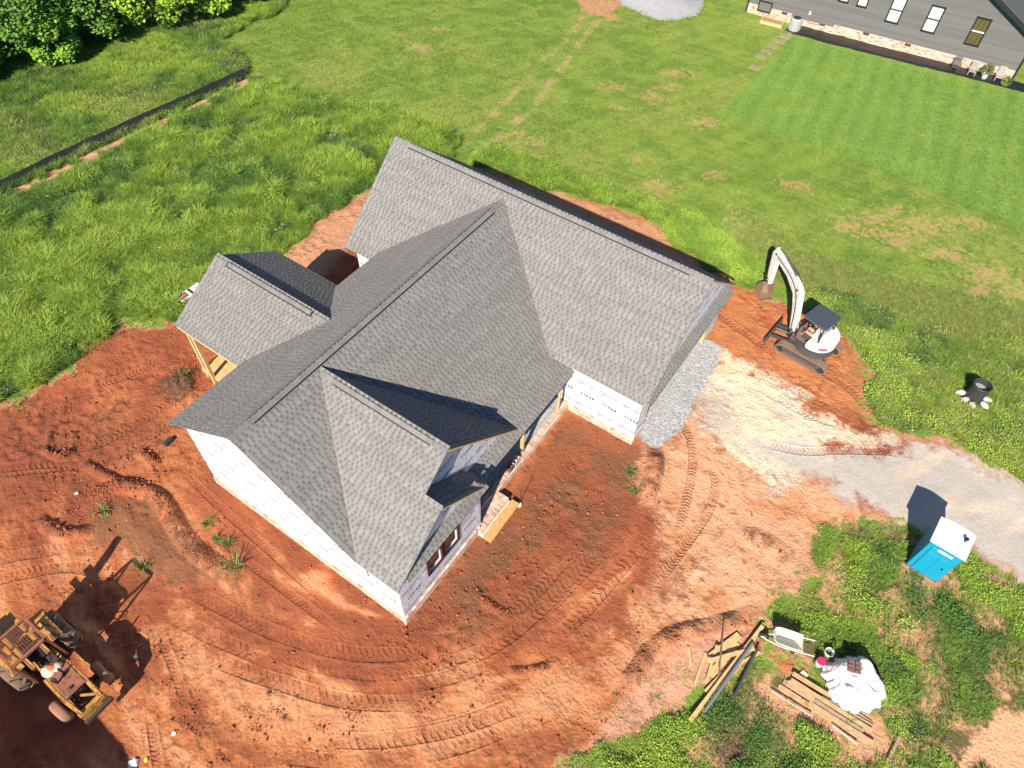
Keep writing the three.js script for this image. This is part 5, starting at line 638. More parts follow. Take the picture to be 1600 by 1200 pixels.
// ---------------------------------------------------------------- neighbouring house
{
  const t = thing('neighbour_house', 'finished grey clapboard house with black-framed windows and pale brick base', 'house', [16.96, 0, -57.37], -27.75 * R);
  const siding = [0.105, 0.114, 0.123].map(s => mat([s, s, s * 0.975], 0.75)), trim = mat([0.012, 0.016, 0.017], 0.5), roofM = mat([0.07, 0.078, 0.085], 0.9);
  const rakeH = s => Math.min(3.04 + (19.3 - s) * 0.54, 3.04 + s * 0.54);
  part('wall', slab([[0.02, -0.2, -0.03], [19.28, -0.2, -0.03], [19.28, 3.0, -0.03], [9.65, 8.1, -0.03], [0.02, 3.0, -0.03]], [0, 0, -0.25]), siding[1], t);
  part('side_wall', [box(0.2, 3.2, 9, 19.1, 1.4, -4.8), box(0.2, 3.2, 9, 0.2, 1.4, -4.8)][0], siding[1], t); part('side_wall', box(0.2, 3.2, 9, 0.2, 1.4, -4.8), siding[1], t);
  const wins = [[6.34, 6.96, 2.33, 3.4, 0], [7.64, 8.28, 2.31, 3.4, 0], [9.87, 10.7, 1.78, 3.48, 0], [12.38, 13.22, 1.74, 3.46, 0], [15.34, 16.22, 1.62, 3.4, 1]];
  const brickWall = part('brick_base', [box(19.28, 0.8, 0.1, 9.65, 0.3, -0.02)], mat([0.5, 0.42, 0.34], 0.95), t);
  let k = 0; const bMats = [[0.55, 0.38, 0.28], [0.6, 0.47, 0.38], [0.46, 0.3, 0.22], [0.66, 0.56, 0.47], [0.24, 0.16, 0.13]].map(c => mat(c, 0.92)), bg = new THREE.BoxGeometry(0.215, 0.07, 0.05), rest = [];
  for (let r = 0; r < 8; r++) for (let s = r % 2 ? 0.12 : 0.0; s < 19.1; s += 0.226) { const m = bMats[Math.min(4, (rnd() * rnd() * 6) | 0)]; if (s > 6.4 && s < 15 && k < 290 && r > 0) { const o = new THREE.Mesh(bg, m); o.name = 'brick'; o.position.set(s + 0.1, 0.07 + r * 0.08, 0.015); shade(o); brickWall.add(o); k++; } else { const g = bg.clone().translate(s + 0.1, 0.07 + r * 0.08, 0.015), c = new Float32Array(g.attributes.position.count * 3); for (let i = 0; i < c.length; i += 3) m.color.toArray(c, i); g.setAttribute('color', new THREE.BufferAttribute(c, 3)); rest.push(g); } }
  part('remaining_bricks', merge(rest), mat([1, 1, 1], 0.92, { vertexColors: true }), brickWall).userData.kind = 'stuff';
  for (let i = 0; i < 34; i++) {                       // clapboards, cut at the windows and the gable
    const h = 0.72 + i * 0.17, lo = h < 3.04 ? 0 : (h - 3.04) / 0.54, hi = h < 3.04 ? 19.3 : 19.3 - (h - 3.04) / 0.54; let cuts = [[lo, hi]]; if (hi - lo < 0.5) break;
    for (const [a, b, y0, y1] of wins) if (h + 0.1 > y0 && h < y1 - 0.04) cuts = cuts.flatMap(([p, q]) => a > p && b < q ? [[p, a], [b, q]] : [[p, q]]);
    for (const [p, q] of cuts) part('clapboard', box(q - p, 0.19, 0.024, (p + q) / 2, h + 0.085, 0.01, -0.2), siding[(rnd() * 3) | 0], t);
  }
  part('clapboard', box(3.2, 0.17, 0.022, 5.05, 0.63, 0.06, -0.2), siding[1], t);
  for (const [a, b, y0, y1, dark] of wins) {
    const c = (a + b) / 2, w = b - a, h = y1 - y0, ym = (y0 + y1) / 2, f = part('window', [box(w + 0.12, 0.1, 0.12, c, y0, 0.02), box(w + 0.12, 0.09, 0.12, c, y1, 0.02), box(0.09, h, 0.12, a, ym, 0.02), box(0.09, h, 0.12, b, ym, 0.02)], trim, t);
    part('meeting_rail', box(w, 0.06, 0.06, c, ym, 0.03), dark ? M.white : trim, f); part('blind', box(w - 0.04, h - 0.04, 0.01, c, ym, -0.02), dark ? mat([0.09, 0.07, 0.02], 0.8) : mat([0.7, 0.74, 0.76], 0.7), f); for (const q of [-1, 1]) part('muntin', box(0.022, h - 0.08, 0.02, c + q * w / 6, ym, 0.0), dark ? trim : mat([0.42, 0.48, 0.5], 0.6), f);
    part('pane', box(w - 0.06, h - 0.06, 0.006, c, ym, 0.02), M.glass, f);
  }
  part('crawl_door', [box(1.02, 0.08, 0.12, 1.35, 0.36, 0.04), box(1.02, 0.08, 0.12, 1.35, 1.06, 0.04), box(0.08, 0.7, 0.12, 0.86, 0.71, 0.04), box(0.08, 0.7, 0.12, 1.84, 0.71, 0.04)], trim, t); part('crawl_door_panel', box(0.92, 0.66, 0.04, 1.35, 0.71, 0.03), siding[2], t);
  for (const [s, h] of [[2.9, 0.6], [5.82, 0.5], [8.99, 0.62], [11.98, 0.6]]) part('foundation_vent', box(0.42, 0.16, 0.03, s, h, 0.05), mat([0.05, 0.03, 0.025], 0.8), t); part('outlet_box', box(0.14, 0.22, 0.08, 4.7, 1.05, 0.06), M.white, t);
  part('corner_trim', box(0.14, 3.1, 0.14, 19.25, 1.5, 0.0), trim, t); part('corner_trim', box(0.12, 3.1, 0.12, 0.03, 1.5, 0.02), trim, t);
  for (const s of [-1, 1]) { const e = [9.65 + s * 10.1, 2.78], p = [9.65, 8.25]; part('roof', slab([[e[0], e[1], 0.45], [p[0], p[1], 0.45], [p[0], p[1], -9.5], [e[0], e[1], -9.5]], [0, 0.16, 0]), roofM, t); part('rake_board', beam([e[0], e[1] - 0.08, 0.46], [p[0], p[1] - 0.08, 0.46], 0.05, 0.28), trim, t); part('soffit', slab([[e[0], e[1] - 0.06, 0.44], [p[0], p[1] - 0.06, 0.44], [p[0], p[1] - 0.06, 0.0], [e[0], e[1] - 0.06, 0.0]], [0, -0.03, 0]), trim, t); }
  const on = (s, d) => [16.96 + 0.885 * s - 0.4656 * d, 0, -57.37 + 0.4656 * s + 0.885 * d], gy = p => [p[0], groundHeight(p[0], p[2]), p[2]], turn = -27.75 * R;
  // black planting bed along the wall
  const bp = [], bi = [], NB = 60; for (let i = 0; i <= NB; i++) for (let j = 0; j <= 8; j++) { const s = mix(4.1, 20.5, i / NB), w = mix(0.05, mix(1.6, 1.2, i / NB) + 0.1 * vn(i * 0.4, 3), j / 8), p = on(s, w); bp.push(p[0], groundHeight(p[0], p[2]) + 0.05 + 0.03 * vn(i * 1.3, j * 1.7) - (j === 8 || i === 0 ? 0.07 : 0), p[2]); if (i < NB && j < 8) { const a = i * 9 + j; bi.push(a, a + 1, a + 9, a + 1, a + 10, a + 9); } }
  const bed = new THREE.BufferGeometry(); bed.setAttribute('position', new THREE.Float32BufferAttribute(bp, 3)); bed.setIndex(bi); bed.computeVertexNormals(); struct('planting_bed', bed, mat([0.016, 0.016, 0.018], 0.45));
  // air conditioner
  const ac = thing('air_conditioner', 'round grey air conditioner beside the neighbouring house', 'air conditioner', gy(on(4.05, 0.95)), turn); part('casing', lathe([[0, 0.02], [0.42, 0.02], [0.44, 0.1], [0.44, 0.82], [0.4, 0.9], [0.32, 0.92]], 12), mat([0.36, 0.38, 0.39], 0.5), ac); for (let i = 0; i < 24; i++) { const a = i / 24 * 6.283; part('louver', box(0.012, 0.64, 0.03, Math.cos(a) * 0.44, 0.46, Math.sin(a) * 0.44, 0, -a + Math.PI / 2), mat([0.25, 0.27, 0.28], 0.5), ac); }
  part('fan_grille', [0.08, 0.15, 0.22, 0.29].map(r => tor(r, 0.008, 0, 0.93, 0, Math.PI / 2)).concat([0, 1, 2, 3].map(i => box(0.62, 0.01, 0.012, 0, 0.93, 0, 0, i * 0.785))), M.darkSteel, ac); part('fan_well', cyl(0.32, 0.32, 0.02, 20, 0, 0.88, 0), mat([0.06, 0.09, 0.1], 0.5), ac); part('base_pad', box(1.0, 0.08, 1.0, 0, 0, 0), M.darkSteel, ac);
  const bx = thing('planter_box', 'low wooden planter frame left of the air conditioner', 'planter', gy(on(2.35, 0.75)), turn); part('frame', [box(1.7, 0.22, 0.08, 0, 0.11, 0.45), box(1.7, 0.22, 0.08, 0, 0.11, -0.45), box(0.08, 0.22, 0.9, 0.81, 0.11, 0), box(0.08, 0.22, 0.9, -0.81, 0.11, 0)], pine, bx); part('soil', box(1.55, 0.1, 0.85, 0, 0.1, 0), mat([0.3, 0.21, 0.11], 0.95), bx);
  [[3.8, 2.3], [3.62, 3.3], [3.5, 4.3], [3.3, 5.3], [3.2, 6.3], [3.3, 8.0]].forEach(([s, d], i) => { const p = gy(on(s, d)); const o = solo('stepping_stone', ['tan stepping stone nearest the air conditioner', 'second tan stepping stone from the air conditioner', 'third tan stepping stone from the air conditioner', 'fourth tan stepping stone from the air conditioner', 'fifth tan stepping stone from the air conditioner', 'tan stepping stone set apart at the end of the row'][i], 'stepping stone', rbox(0.75 + 0.15 * rnd(), 0.08, 0.62, 0.03), mat([0.26, 0.23, 0.13], 0.95), [p[0], p[1] + 0.0, p[2]], turn + rr(-0.2, 0.2), 'stepping stones'); });
  const chair = (lab, s, d, m, slats) => { const o = thing('patio_chair', lab, 'chair', gy(on(s, d)), turn); o.scale.setScalar(0.78); part('seat', box(0.62, 0.05, 0.6, 0, 0.4, 0.1), m, o); for (let i = 0; i < slats; i++) part('back_slat', box(0.62 / slats * 0.8, 0.75, 0.04, -0.31 + (i + 0.5) * 0.62 / slats, 0.78, -0.26, -0.25), m, o); for (const [x, z] of [[-0.28, 0.36], [0.28, 0.36], [-0.28, -0.16], [0.28, -0.16]]) part('leg', box(0.06, 0.42, 0.06, x, 0.2, z), m, o); for (const q of [-1, 1]) part('armrest', box(0.1, 0.04, 0.6, q * 0.36, 0.62, 0.08), m, o); };
  chair('black slatted patio chair on the mulch bed', 15.5, 0.7, mat([0.06, 0.065, 0.07], 0.5), 5); chair('beige patio chair between black chair and potted plant', 16.65, 0.7, mat([0.3, 0.28, 0.25], 0.7), 4); chair('pale slatted patio chair nearest the house corner', 18.4, 0.5, mat([0.34, 0.33, 0.3], 0.7), 4);
  const pot = thing('potted_plant', 'leafy plant in a white pot on the mulch bed', 'potted plant', gy(on(17.5, 0.85)), 0); part('pot', lathe([[0, 0], [0.15, 0], [0.22, 0.4], [0.19, 0.4], [0.17, 0.34], [0, 0.34]], 20), M.white, pot); const lv = []; for (let i = 0; i < 260; i++) { const a = rnd() * 6.283, r = Math.sqrt(rnd()) * 0.42, y = 0.45 + rnd() * 0.75 * (1 - r), g = new THREE.PlaneGeometry(0.14, 0.05); lv.push(place(g, Math.cos(a) * r, y, Math.sin(a) * r, rr(-1, 1), a, rr(-0.8, 0.8))); } part('leaves', merge(lv), mat([0.1, 0.14, 0.03], 0.8, { side: THREE.DoubleSide }), pot);
  const sh = []; for (let i = 0; i < 300; i++) { const a = rnd() * 6.283, u = rnd() * 2 - 0.6, g = new THREE.PlaneGeometry(0.1, 0.05), q = Math.sqrt(Math.max(0, 1 - u * u)); sh.push(place(g, Math.cos(a) * q * 0.3, 0.28 + u * 0.3, Math.sin(a) * q * 0.3, rr(-1, 1), a, rr(-1, 1))); } solo('round_shrub', 'small round bright shrub at the right end of the mulch bed', 'shrub', merge(sh), mat([0.13, 0.22, 0.02], 0.8, { side: THREE.DoubleSide }), gy(on(18.9, 1.0)));
}
// gravel heap at the far edge of the lawn
{ const N = 40, pos = [], id = []; for (let j = 0; j <= N; j++) for (let i = 0; i <= N; i++) { const u = i / N * 2 - 1, v = j / N * 2 - 1, r = Math.hypot(u, v) * (1 + 0.25 * (vn(u * 2 + 7, v * 2) - 0.5)), x = 10.5 + u * 4, z = -59 + v * 4.0; pos.push(x, groundHeight(x, z) - 0.05 + 0.55 * smooth(1, 0.1, r) + 0.05 * smooth(1, 0.8, r) * vn(i * 1.7, j * 1.7), z); if (i < N && j < N) { const a = j * (N + 1) + i; id.push(a, a + N + 1, a + 1, a + 1, a + N + 1, a + N + 2); } } const g = new THREE.BufferGeometry(); g.setAttribute('position', new THREE.Float32BufferAttribute(pos, 3)); g.setIndex(id); g.computeVertexNormals(); const o = boxUV(g); solo('gravel_heap', 'low heap of pale blue-grey gravel at the far edge of the lawn', 'gravel heap', o, gravelMat); }

// ---------------------------------------------------------------- vegetation
const leafM = (extra = {}) => new THREE.MeshStandardMaterial({ color: 0xffffff, roughness: 0.75, side: THREE.DoubleSide, ...extra });
function bladeTuft(n, len, spread, width, seed, droop = 0.5) {
  const f = rng(seed), pos = [], nor = [];
  for (let i = 0; i < n; i++) {
    const a = f() * 6.283, r0 = f() * spread * 0.5, L0 = len * (0.55 + 0.6 * f()), out = 0.15 + f() * droop, w = width * (0.7 + 0.6 * f()), bx = Math.cos(a) * r0, bz = Math.sin(a) * r0, c = Math.cos(a), s = Math.sin(a), tw = (f() - 0.5) * 1.4, px = -Math.sin(a + tw) * w / 2, pz = Math.cos(a + tw) * w / 2;
    const m = [bx + c * L0 * out * 0.35, L0 * 0.6, bz + s * L0 * out * 0.35], e = [bx + c * L0 * out, L0 * (1 - out * 0.35), bz + s * L0 * out], A = [bx - px, 0, bz - pz], B = [bx + px, 0, bz + pz], D = [m[0] - px, m[1], m[2] - pz], E = [m[0] + px, m[1], m[2] + pz];
    pos.push(...A, ...B, ...E, ...A, ...E, ...D, ...D, ...E, ...e);
  }
  const g = new THREE.BufferGeometry(); g.setAttribute('position', new THREE.Float32BufferAttribute(pos, 3)); g.computeVertexNormals(); return g;
}
function leafPlant(n, h, spread, leaf, seed) {        // broad-leaved weed: leaves scattered through a low dome
  const f = rng(seed), pos = [];
  for (let i = 0; i < n; i++) {
    const a = f() * 6.283, r = Math.sqrt(f()) * spread, y = h * (0.15 + 0.85 * f()) * (1 - 0.45 * r / spread), l = leaf * (0.6 + 0.8 * f()), w = l * (0.35 + 0.2 * f()), yaw = a + (f() - 0.5) * 1.6, tilt = (f() - 0.35) * 1.1, dx = Math.cos(yaw) * Math.cos(tilt), dz = Math.sin(yaw) * Math.cos(tilt), dy = Math.sin(tilt), sx = -Math.sin(yaw), sz = Math.cos(yaw), x = Math.cos(a) * r, z = Math.sin(a) * r, roll = (f() - 0.5) * 0.8;
    const A = [x, y, z], E = [x + dx * l, y + dy * l, z + dz * l], m = [x + dx * l * 0.5, y + dy * l * 0.5, z + dz * l * 0.5], B = [m[0] + sx * w / 2, m[1] + roll * w, m[2] + sz * w / 2], D = [m[0] - sx * w / 2, m[1] - roll * w, m[2] - sz * w / 2];
    pos.push(...A, ...B, ...E, ...A, ...E, ...D);
  }
  const g = new THREE.BufferGeometry(); g.setAttribute('position', new THREE.Float32BufferAttribute(pos, 3)); g.computeVertexNormals(); return g;
}
const bins = {}; const mtx = new THREE.Matrix4(), quat = new THREE.Quaternion(), eul = new THREE.Euler();
function seedPlant(bin, x, z, scale, color, sy = 1, sink = 0) { (bins[bin] ??= []).push([x, groundHeight(x, z) - sink, z, scale, scale * sy, rnd() * 6.283, rr(-0.18, 0.18), rr(-0.18, 0.18), ...color]); }
const tint = (base, spread) => { const k = 1 + (rnd() - 0.5) * spread, y = (rnd() - 0.5) * spread * 0.5; return [base[0] * k * (1 + y), base[1] * k, base[2] * k * (1 - y * 0.5)]; };
const GR = { bright: [0.225, 0.35, 0.038], mid: [0.155, 0.27, 0.032], deep: [0.075, 0.16, 0.024], yellow: [0.27, 0.36, 0.04], straw: [0.38, 0.32, 0.14], pale: [0.3, 0.32, 0.1], brown: [0.13, 0.085, 0.05] };
const bareAt = (x, z) => at(patchField, x, z) + (fbm(x * 4.1 + 9, z * 4.1, 3) - 0.5) * 2.1 > 0.15;
const fenceSide = (x, z) => at(fenceNear, x, z) < 1.0 && (x + 28.6) * 13.23 + (z + 31.42) * 10.23 > 0 && vn(x * 2, z * 2) > 0.25;
function sow(key, n, x0, x1, z0, z1, inset, fn) { const g = F[key]; for (let i = 0; i < n; i++) { const x = rr(x0, x1), z = rr(z0, z1); if (at(g, x, z) + (fbm(x * 1.3, z * 1.3, 2) - 0.5) * 1.0 < inset) continue; fn(x, z, fbm(x * 0.35 + 20, z * 0.35, 3), fbm(x * 1.6, z * 1.6 + 8, 2)); } }
const meadowTint = (n1, n2) => tint(n1 > 0.58 ? (rnd() > 0.75 ? GR.yellow : GR.bright) : n1 < 0.46 ? (n2 > 0.45 ? GR.deep : GR.mid) : (n2 > 0.55 ? GR.bright : GR.mid), 0.5);
sow('meadow', 150000, -36, -3.5, -45, -16, 0, (x, z, n1, n2) => { if (fenceSide(x, z) || (bareAt(x, z) && rnd() > 0.1)) return; const tall = smooth(-46, -20, z); const cl = fbm(x * 1.1 + 80, z * 1.1, 2); seedPlant(n2 > 0.7 ? 'leaf' : rnd() < 0.6 ? 'tall_a' : 'tall_b', x, z, rr(0.45, 1.1) * (0.2 + 1.55 * cl), meadowTint(n1 * 0.6 + cl * 0.4, n2)); if (rnd() < 0.0045 * smooth(0.5, 0.65, fbm(x * 0.5 + 9, z * 0.5, 2)) * 6) seedPlant('flower', x, z, rr(0.7, 1.2), [0.6, 0.62, 0.55]); });
sow('rough', 150000, -48, -15, -66, -24, 0.1, (x, z, n1, n2) => { if (fenceSide(x, z)) return; const dryP = 0.35 * smooth(0.48, 0.66, fbm(x * 0.2 + z * 0.15, z * 0.45 - x * 0.2, 3)); const edge = z < -46 + (x + 30) * -0.85 + 4; seedPlant(rnd() < dryP * 0.6 ? 'dry' : n2 > 0.55 ? 'leaf' : 'tall_a', x, z, rr(0.5, 1.1), rnd() < dryP * 0.75 ? tint(rnd() < 0.5 ? GR.straw : GR.pale, 0.4) : meadowTint(n1, n2)); });
for (const [k, b] of [['strip1', [-3, 8.2, -38, -31]], ['strip2', [8, 13, -32.5, -26]]]) sow(k, 16000, ...b, 0, (x, z, n1, n2) => seedPlant(n2 > 0.7 ? 'leaf' : 'tall_b', x, z, rr(0.6, 1.15), tint(n2 > 0.5 ? GR.bright : GR.mid, 0.5)));
sow('weedR', 60000, 13.5, 32, -26.5, -11, 0, (x, z, n1, n2) => { if (Math.hypot(x - 20.75, z + 19.95) < 0.75) return; const cw = fbm(x * 1.2 + 40, z * 1.2, 2); seedPlant(cw > 0.52 ? 'leaf' : rnd() < 0.7 ? (rnd() < 0.5 ? 'tall_b' : 'tall_a') : 'leaf_b', x, z, rr(0.4, 0.95) * (0.45 + cw), rnd() < 0.14 ? tint(GR.straw, 0.4) : meadowTint(n1, n2)); });
sow('dryband', 42000, 11, 30, -33, -20, -0.4, (x, z, n1, n2) => seedPlant(rnd() < 0.5 ? 'short' : 'dry', x, z, rr(0.35, 0.7), tint(rnd() < 0.35 ? GR.pale : rnd() < 0.6 ? [0.21, 0.26, 0.05] : GR.mid, 0.35)));
sow('weedBR', 62000, 2, 24, -14, 1, -0.1, (x, z, n1, n2) => {
  if (Math.hypot(x - 11.98, z + 7.25) < 0.95 || (x > 9.2 && x < 11.2 && z > -9 && z < -7.6 && rnd() > 0.12) || at(F.bareBR, x, z) + (n2 - 0.5) * 2 > 0.1) return; { const dx = x - 15.93, dz = z + 11.8, u = dx * 0.8 + dz * 0.6, v = -dx * 0.6 + dz * 0.8; if (Math.abs(u) < 0.68 && Math.abs(v) < 0.68) return; }
  const dw = segDist(x, z, [[9.4, -7.1], [12, -5.6]]), dl = segDist(x, z, [[6.6, -6.4], [8.8, -8.6]]); if ((dw < 0.75 && rnd() < 0.96) || (dl < 0.5 && rnd() < 0.85)) return;
  const brush = Math.hypot((x - 7.4) / 0.9, (z + 5.3) / 0.7) < 1 || (n1 < 0.44 && n2 < 0.52); const gap = fbm(x * 0.8 + 50, z * 0.8, 3); if (gap > 0.555 && rnd() < 0.82) { if (rnd() < 0.2) seedPlant('dry', x, z, rr(0.3, 0.6), tint(GR.straw, 0.4)); return; } if (brush && rnd() < 0.45) { seedPlant('dry', x, z, rr(0.3, 0.6), tint(rnd() < 0.5 ? GR.brown : GR.pale, 0.5)); return; }
  const grassy = x > 11.5 && n2 < 0.48; const depth = at(F.weedBR, x, z); if (x > 8.5 && rnd() > 0.12 + 0.75 * depth) return; seedPlant(grassy ? 'tall_b' : n2 > 0.52 ? 'leaf' : 'leaf_b', x, z, rr(0.4, 0.9) * (0.6 + 0.4 * clamp(depth)) * (0.5 + fbm(x * 1.4 + 80, z * 1.4, 2)), meadowTint(n1 + (x > 12.5 ? 0.1 : 0.04), n2));
});
// stray tufts creeping into the soil edges and the sparse zone below the driveway
for (let i = 0; i < 26000; i++) { const x = rr(-22, 21), z = rr(-34, -3), d = at(F.dirt, x, z); if (d < 0.02 || d > 1.3 || at(F.road, x, z) > -0.1 || at(F.fresh, x, z) > -0.2) continue; const n = fbm(x * 1.3 + 5, z * 1.3, 3); if (n < 0.5 + d * 0.12 || rnd() > 0.5) continue; const sparse = x > 9 && z > -14 && z < -8; seedPlant(rnd() < 0.5 ? 'short' : 'leaf_b', x, z, rr(0.3, 0.7), tint(n > 0.62 ? GR.bright : GR.mid, 0.5)); }
for (let i = 0; i < 9000; i++) { const x = rr(9.3, 14.8), z = rr(-13.2, -8.6); if (at(F.dirt, x, z) < 0 || at(F.road, x, z) > -0.3) continue; const n = fbm(x * 1.1 + 31, z * 1.1, 3); if (n < 0.53 || x < 10.5 + (z + 9) * -0.45 - 0.2) continue; seedPlant(rnd() < 0.4 ? 'short' : 'leaf_b', x, z, rr(0.3, 0.65), tint(n > 0.58 ? GR.mid : GR.pale, 0.5)); }
// mown grass
for (let i = 0; i < 210000; i++) { const x = rr(-24, 42), z = rr(-64, -22); if (at(F.dirt, x, z) > -0.3 || at(F.meadow, x, z) > 0.1 || at(F.rough, x, z) > 0.1 || at(F.weedR, x, z) > 0) continue; const s = (x - 16.96) * -0.4656 + (z + 57.37) * 0.885; if (x > 16 && s < 2.1) continue; if (bareAt(x, z) && rnd() > 0.15) continue; if (at(lawnTrack, x, z) < 0.28 && rnd() > 0.3) continue; const n1 = fbm(x * 0.22 + 3, z * 0.22, 3), n2 = fbm(x * 0.9, z * 0.9 + 40, 3), turf = at(F.lawnN, x, z) > 0; paint(x, z, false, 0); const cc = [C[0] * 1.15, C[1] * 1.15, C[2] * 1.15]; seedPlant('short', x, z, rr(0.26, 0.46), rnd() < 0.75 ? tint(cc, 0.3) : turf ? tint([0.1, 0.24, 0.032], 0.4) : tint(n1 > 0.55 ? [0.23, 0.28, 0.055] : n2 > 0.5 ? [0.17, 0.28, 0.036] : [0.11, 0.22, 0.024], 0.45)); }
const shapes = { tall_a: bladeTuft(18, 0.58, 0.32, 0.015, 11, 0.8), tall_b: bladeTuft(13, 0.44, 0.34, 0.02, 12, 0.95), dry: bladeTuft(12, 0.5, 0.3, 0.014, 13, 1.1), short: bladeTuft(9, 0.24, 0.34, 0.024, 14, 0.9), leaf: leafPlant(44, 0.42, 0.25, 0.08, 15), leaf_b: leafPlant(30, 0.24, 0.26, 0.07, 16), flower: leafPlant(9, 0.62, 0.16, 0.045, 17) };
const plantNames = { flower: ['wild_flowers', 'scattered small white wild flowers in the meadow', 'flowers'], tall_a: ['tall_grass', 'tall bright green meadow grass around the silt fence', 'grass'], tall_b: ['coarse_grass', 'coarse arching grass along the edges of the dirt', 'grass'], dry: ['dry_grass', 'straw-coloured dry grass among the green', 'grass'], short: ['lawn_grass', 'short mown grass of the lawns', 'grass'], leaf: ['broadleaf_weeds', 'leafy green weeds growing among the grass', 'weeds'], leaf_b: ['low_weeds', 'low leafy ground cover at the dirt edges', 'weeds'] };
for (const b in bins) {
  const list = bins[b], im = new THREE.InstancedMesh(shapes[b], leafM(), list.length), col = new THREE.Color();
  list.forEach(([x, y, z, s, sy, a, tx, tz, r, g, bl], i) => { eul.set(tx, a, tz, 'YXZ'); quat.setFromEuler(eul); mtx.compose(V(x, y, z), quat, V(s, sy, s)); im.setMatrixAt(i, mtx); im.setColorAt(i, col.setRGB(r, g, bl)); });
  stuff(im, ...plantNames[b]);
}
console.log('plants', Object.entries(bins).map(([k, v]) => k + ' ' + v.length).join(', '));
// single weeds sprouting from the soil, and brush heaps
[[-9.91, -10.5, 1.5, 'largest grass clump on the dirt left of the house'], [-11.44, -12.25, 0.8, 'small green sprout on the dark spoil ring'], [-10.41, -11.44, 0.9, 'grass sprout between spoil ring and house wall'], [-15.49, -12.56, 1.0, 'green sprout at the outer end of the spoil ring'], [-13.26, -10.43, 0.9, 'green sprout by the tractor shadow tip'], [5.0, -15.24, 0.8, 'green sprout on the fill before the garage'], [5.06, -14.35, 0.9, 'grass sprout at the rim of the front fill'], [-14.66, -19.26, 1.3, 'dark green sprout on the brush heap by the rear porch'], [-10.9, -11.6, 0.7, 'tiny sprout beside the spoil ring']].forEach(([x, z, s, l], i) => { const o = thing('weed_clump', l, 'weed', [x, groundHeight(x, z), z], i); part('blades', bladeTuft(34, 0.42 * s, 0.3 * s, 0.026, 60 + i, 1.3), leafM({ color: rgb(...(i % 3 ? [0.11, 0.19, 0.04] : [0.15, 0.23, 0.06])) }), o); part('leaves', leafPlant(16, 0.16 * s, 0.2 * s, 0.1, 90 + i), leafM({ color: rgb(0.09, 0.16, 0.04) }), o); });
function brushHeap(x, z, r, h, label, cols, seed) {
  const o = thing('brush_heap', label, 'brush heap', [x, groundHeight(x, z), z]); const f = rng(seed), st = []; for (let i = 0; i < 240; i++) { const a = f() * 6.283, d = Math.sqrt(f()) * r, y = h * (1 - d / r) * f() + 0.02, l = 0.15 + f() * 0.4, b = f() * 6.283, c = (f() - 0.4) * 0.6; st.push(bar([Math.cos(a) * d, y, Math.sin(a) * d], [Math.cos(a) * d + Math.cos(b) * l, y + c * l, Math.sin(a) * d + Math.sin(b) * l], 0.008, 4, 0.004)); } part('twigs', merge(st), mat(cols, 0.95), o).userData.kind = 'stuff';
  const g = new THREE.SphereGeometry(1, 36, 18, 0, 6.3, 0, 1.6), p = g.attributes.position; for (let i = 0; i < p.count; i++) { const q = 0.75 + 0.5 * fbm(p.getX(i) * 3 + seed, p.getZ(i) * 3, 3); p.setXYZ(i, p.getX(i) * r * q, p.getY(i) * h * q * (0.4 + 0.9 * fbm(p.getX(i) * 6, p.getZ(i) * 6 + seed, 2)) - 0.03, p.getZ(i) * r * q); } g.computeVertexNormals(); g.scale(0.72, 0.6, 0.72); part('mound', g, mat(cols.map(c => c * 0.9), 1), o);
}
brushHeap(-14.7, -18.8, 1.0, 0.42, 'dark brush and soil heap by the rear porch', [0.17, 0.075, 0.042], 3); brushHeap(7.45, -5.25, 0.62, 0.2, 'dead brown brush heap in the weeds below the lumber', [0.17, 0.1, 0.065], 4); brushHeap(18.4, -20.2, 0.4, 0.25, 'brown dead shrub in the weeds left of the riser pipe', [0.14, 0.09, 0.06], 5);
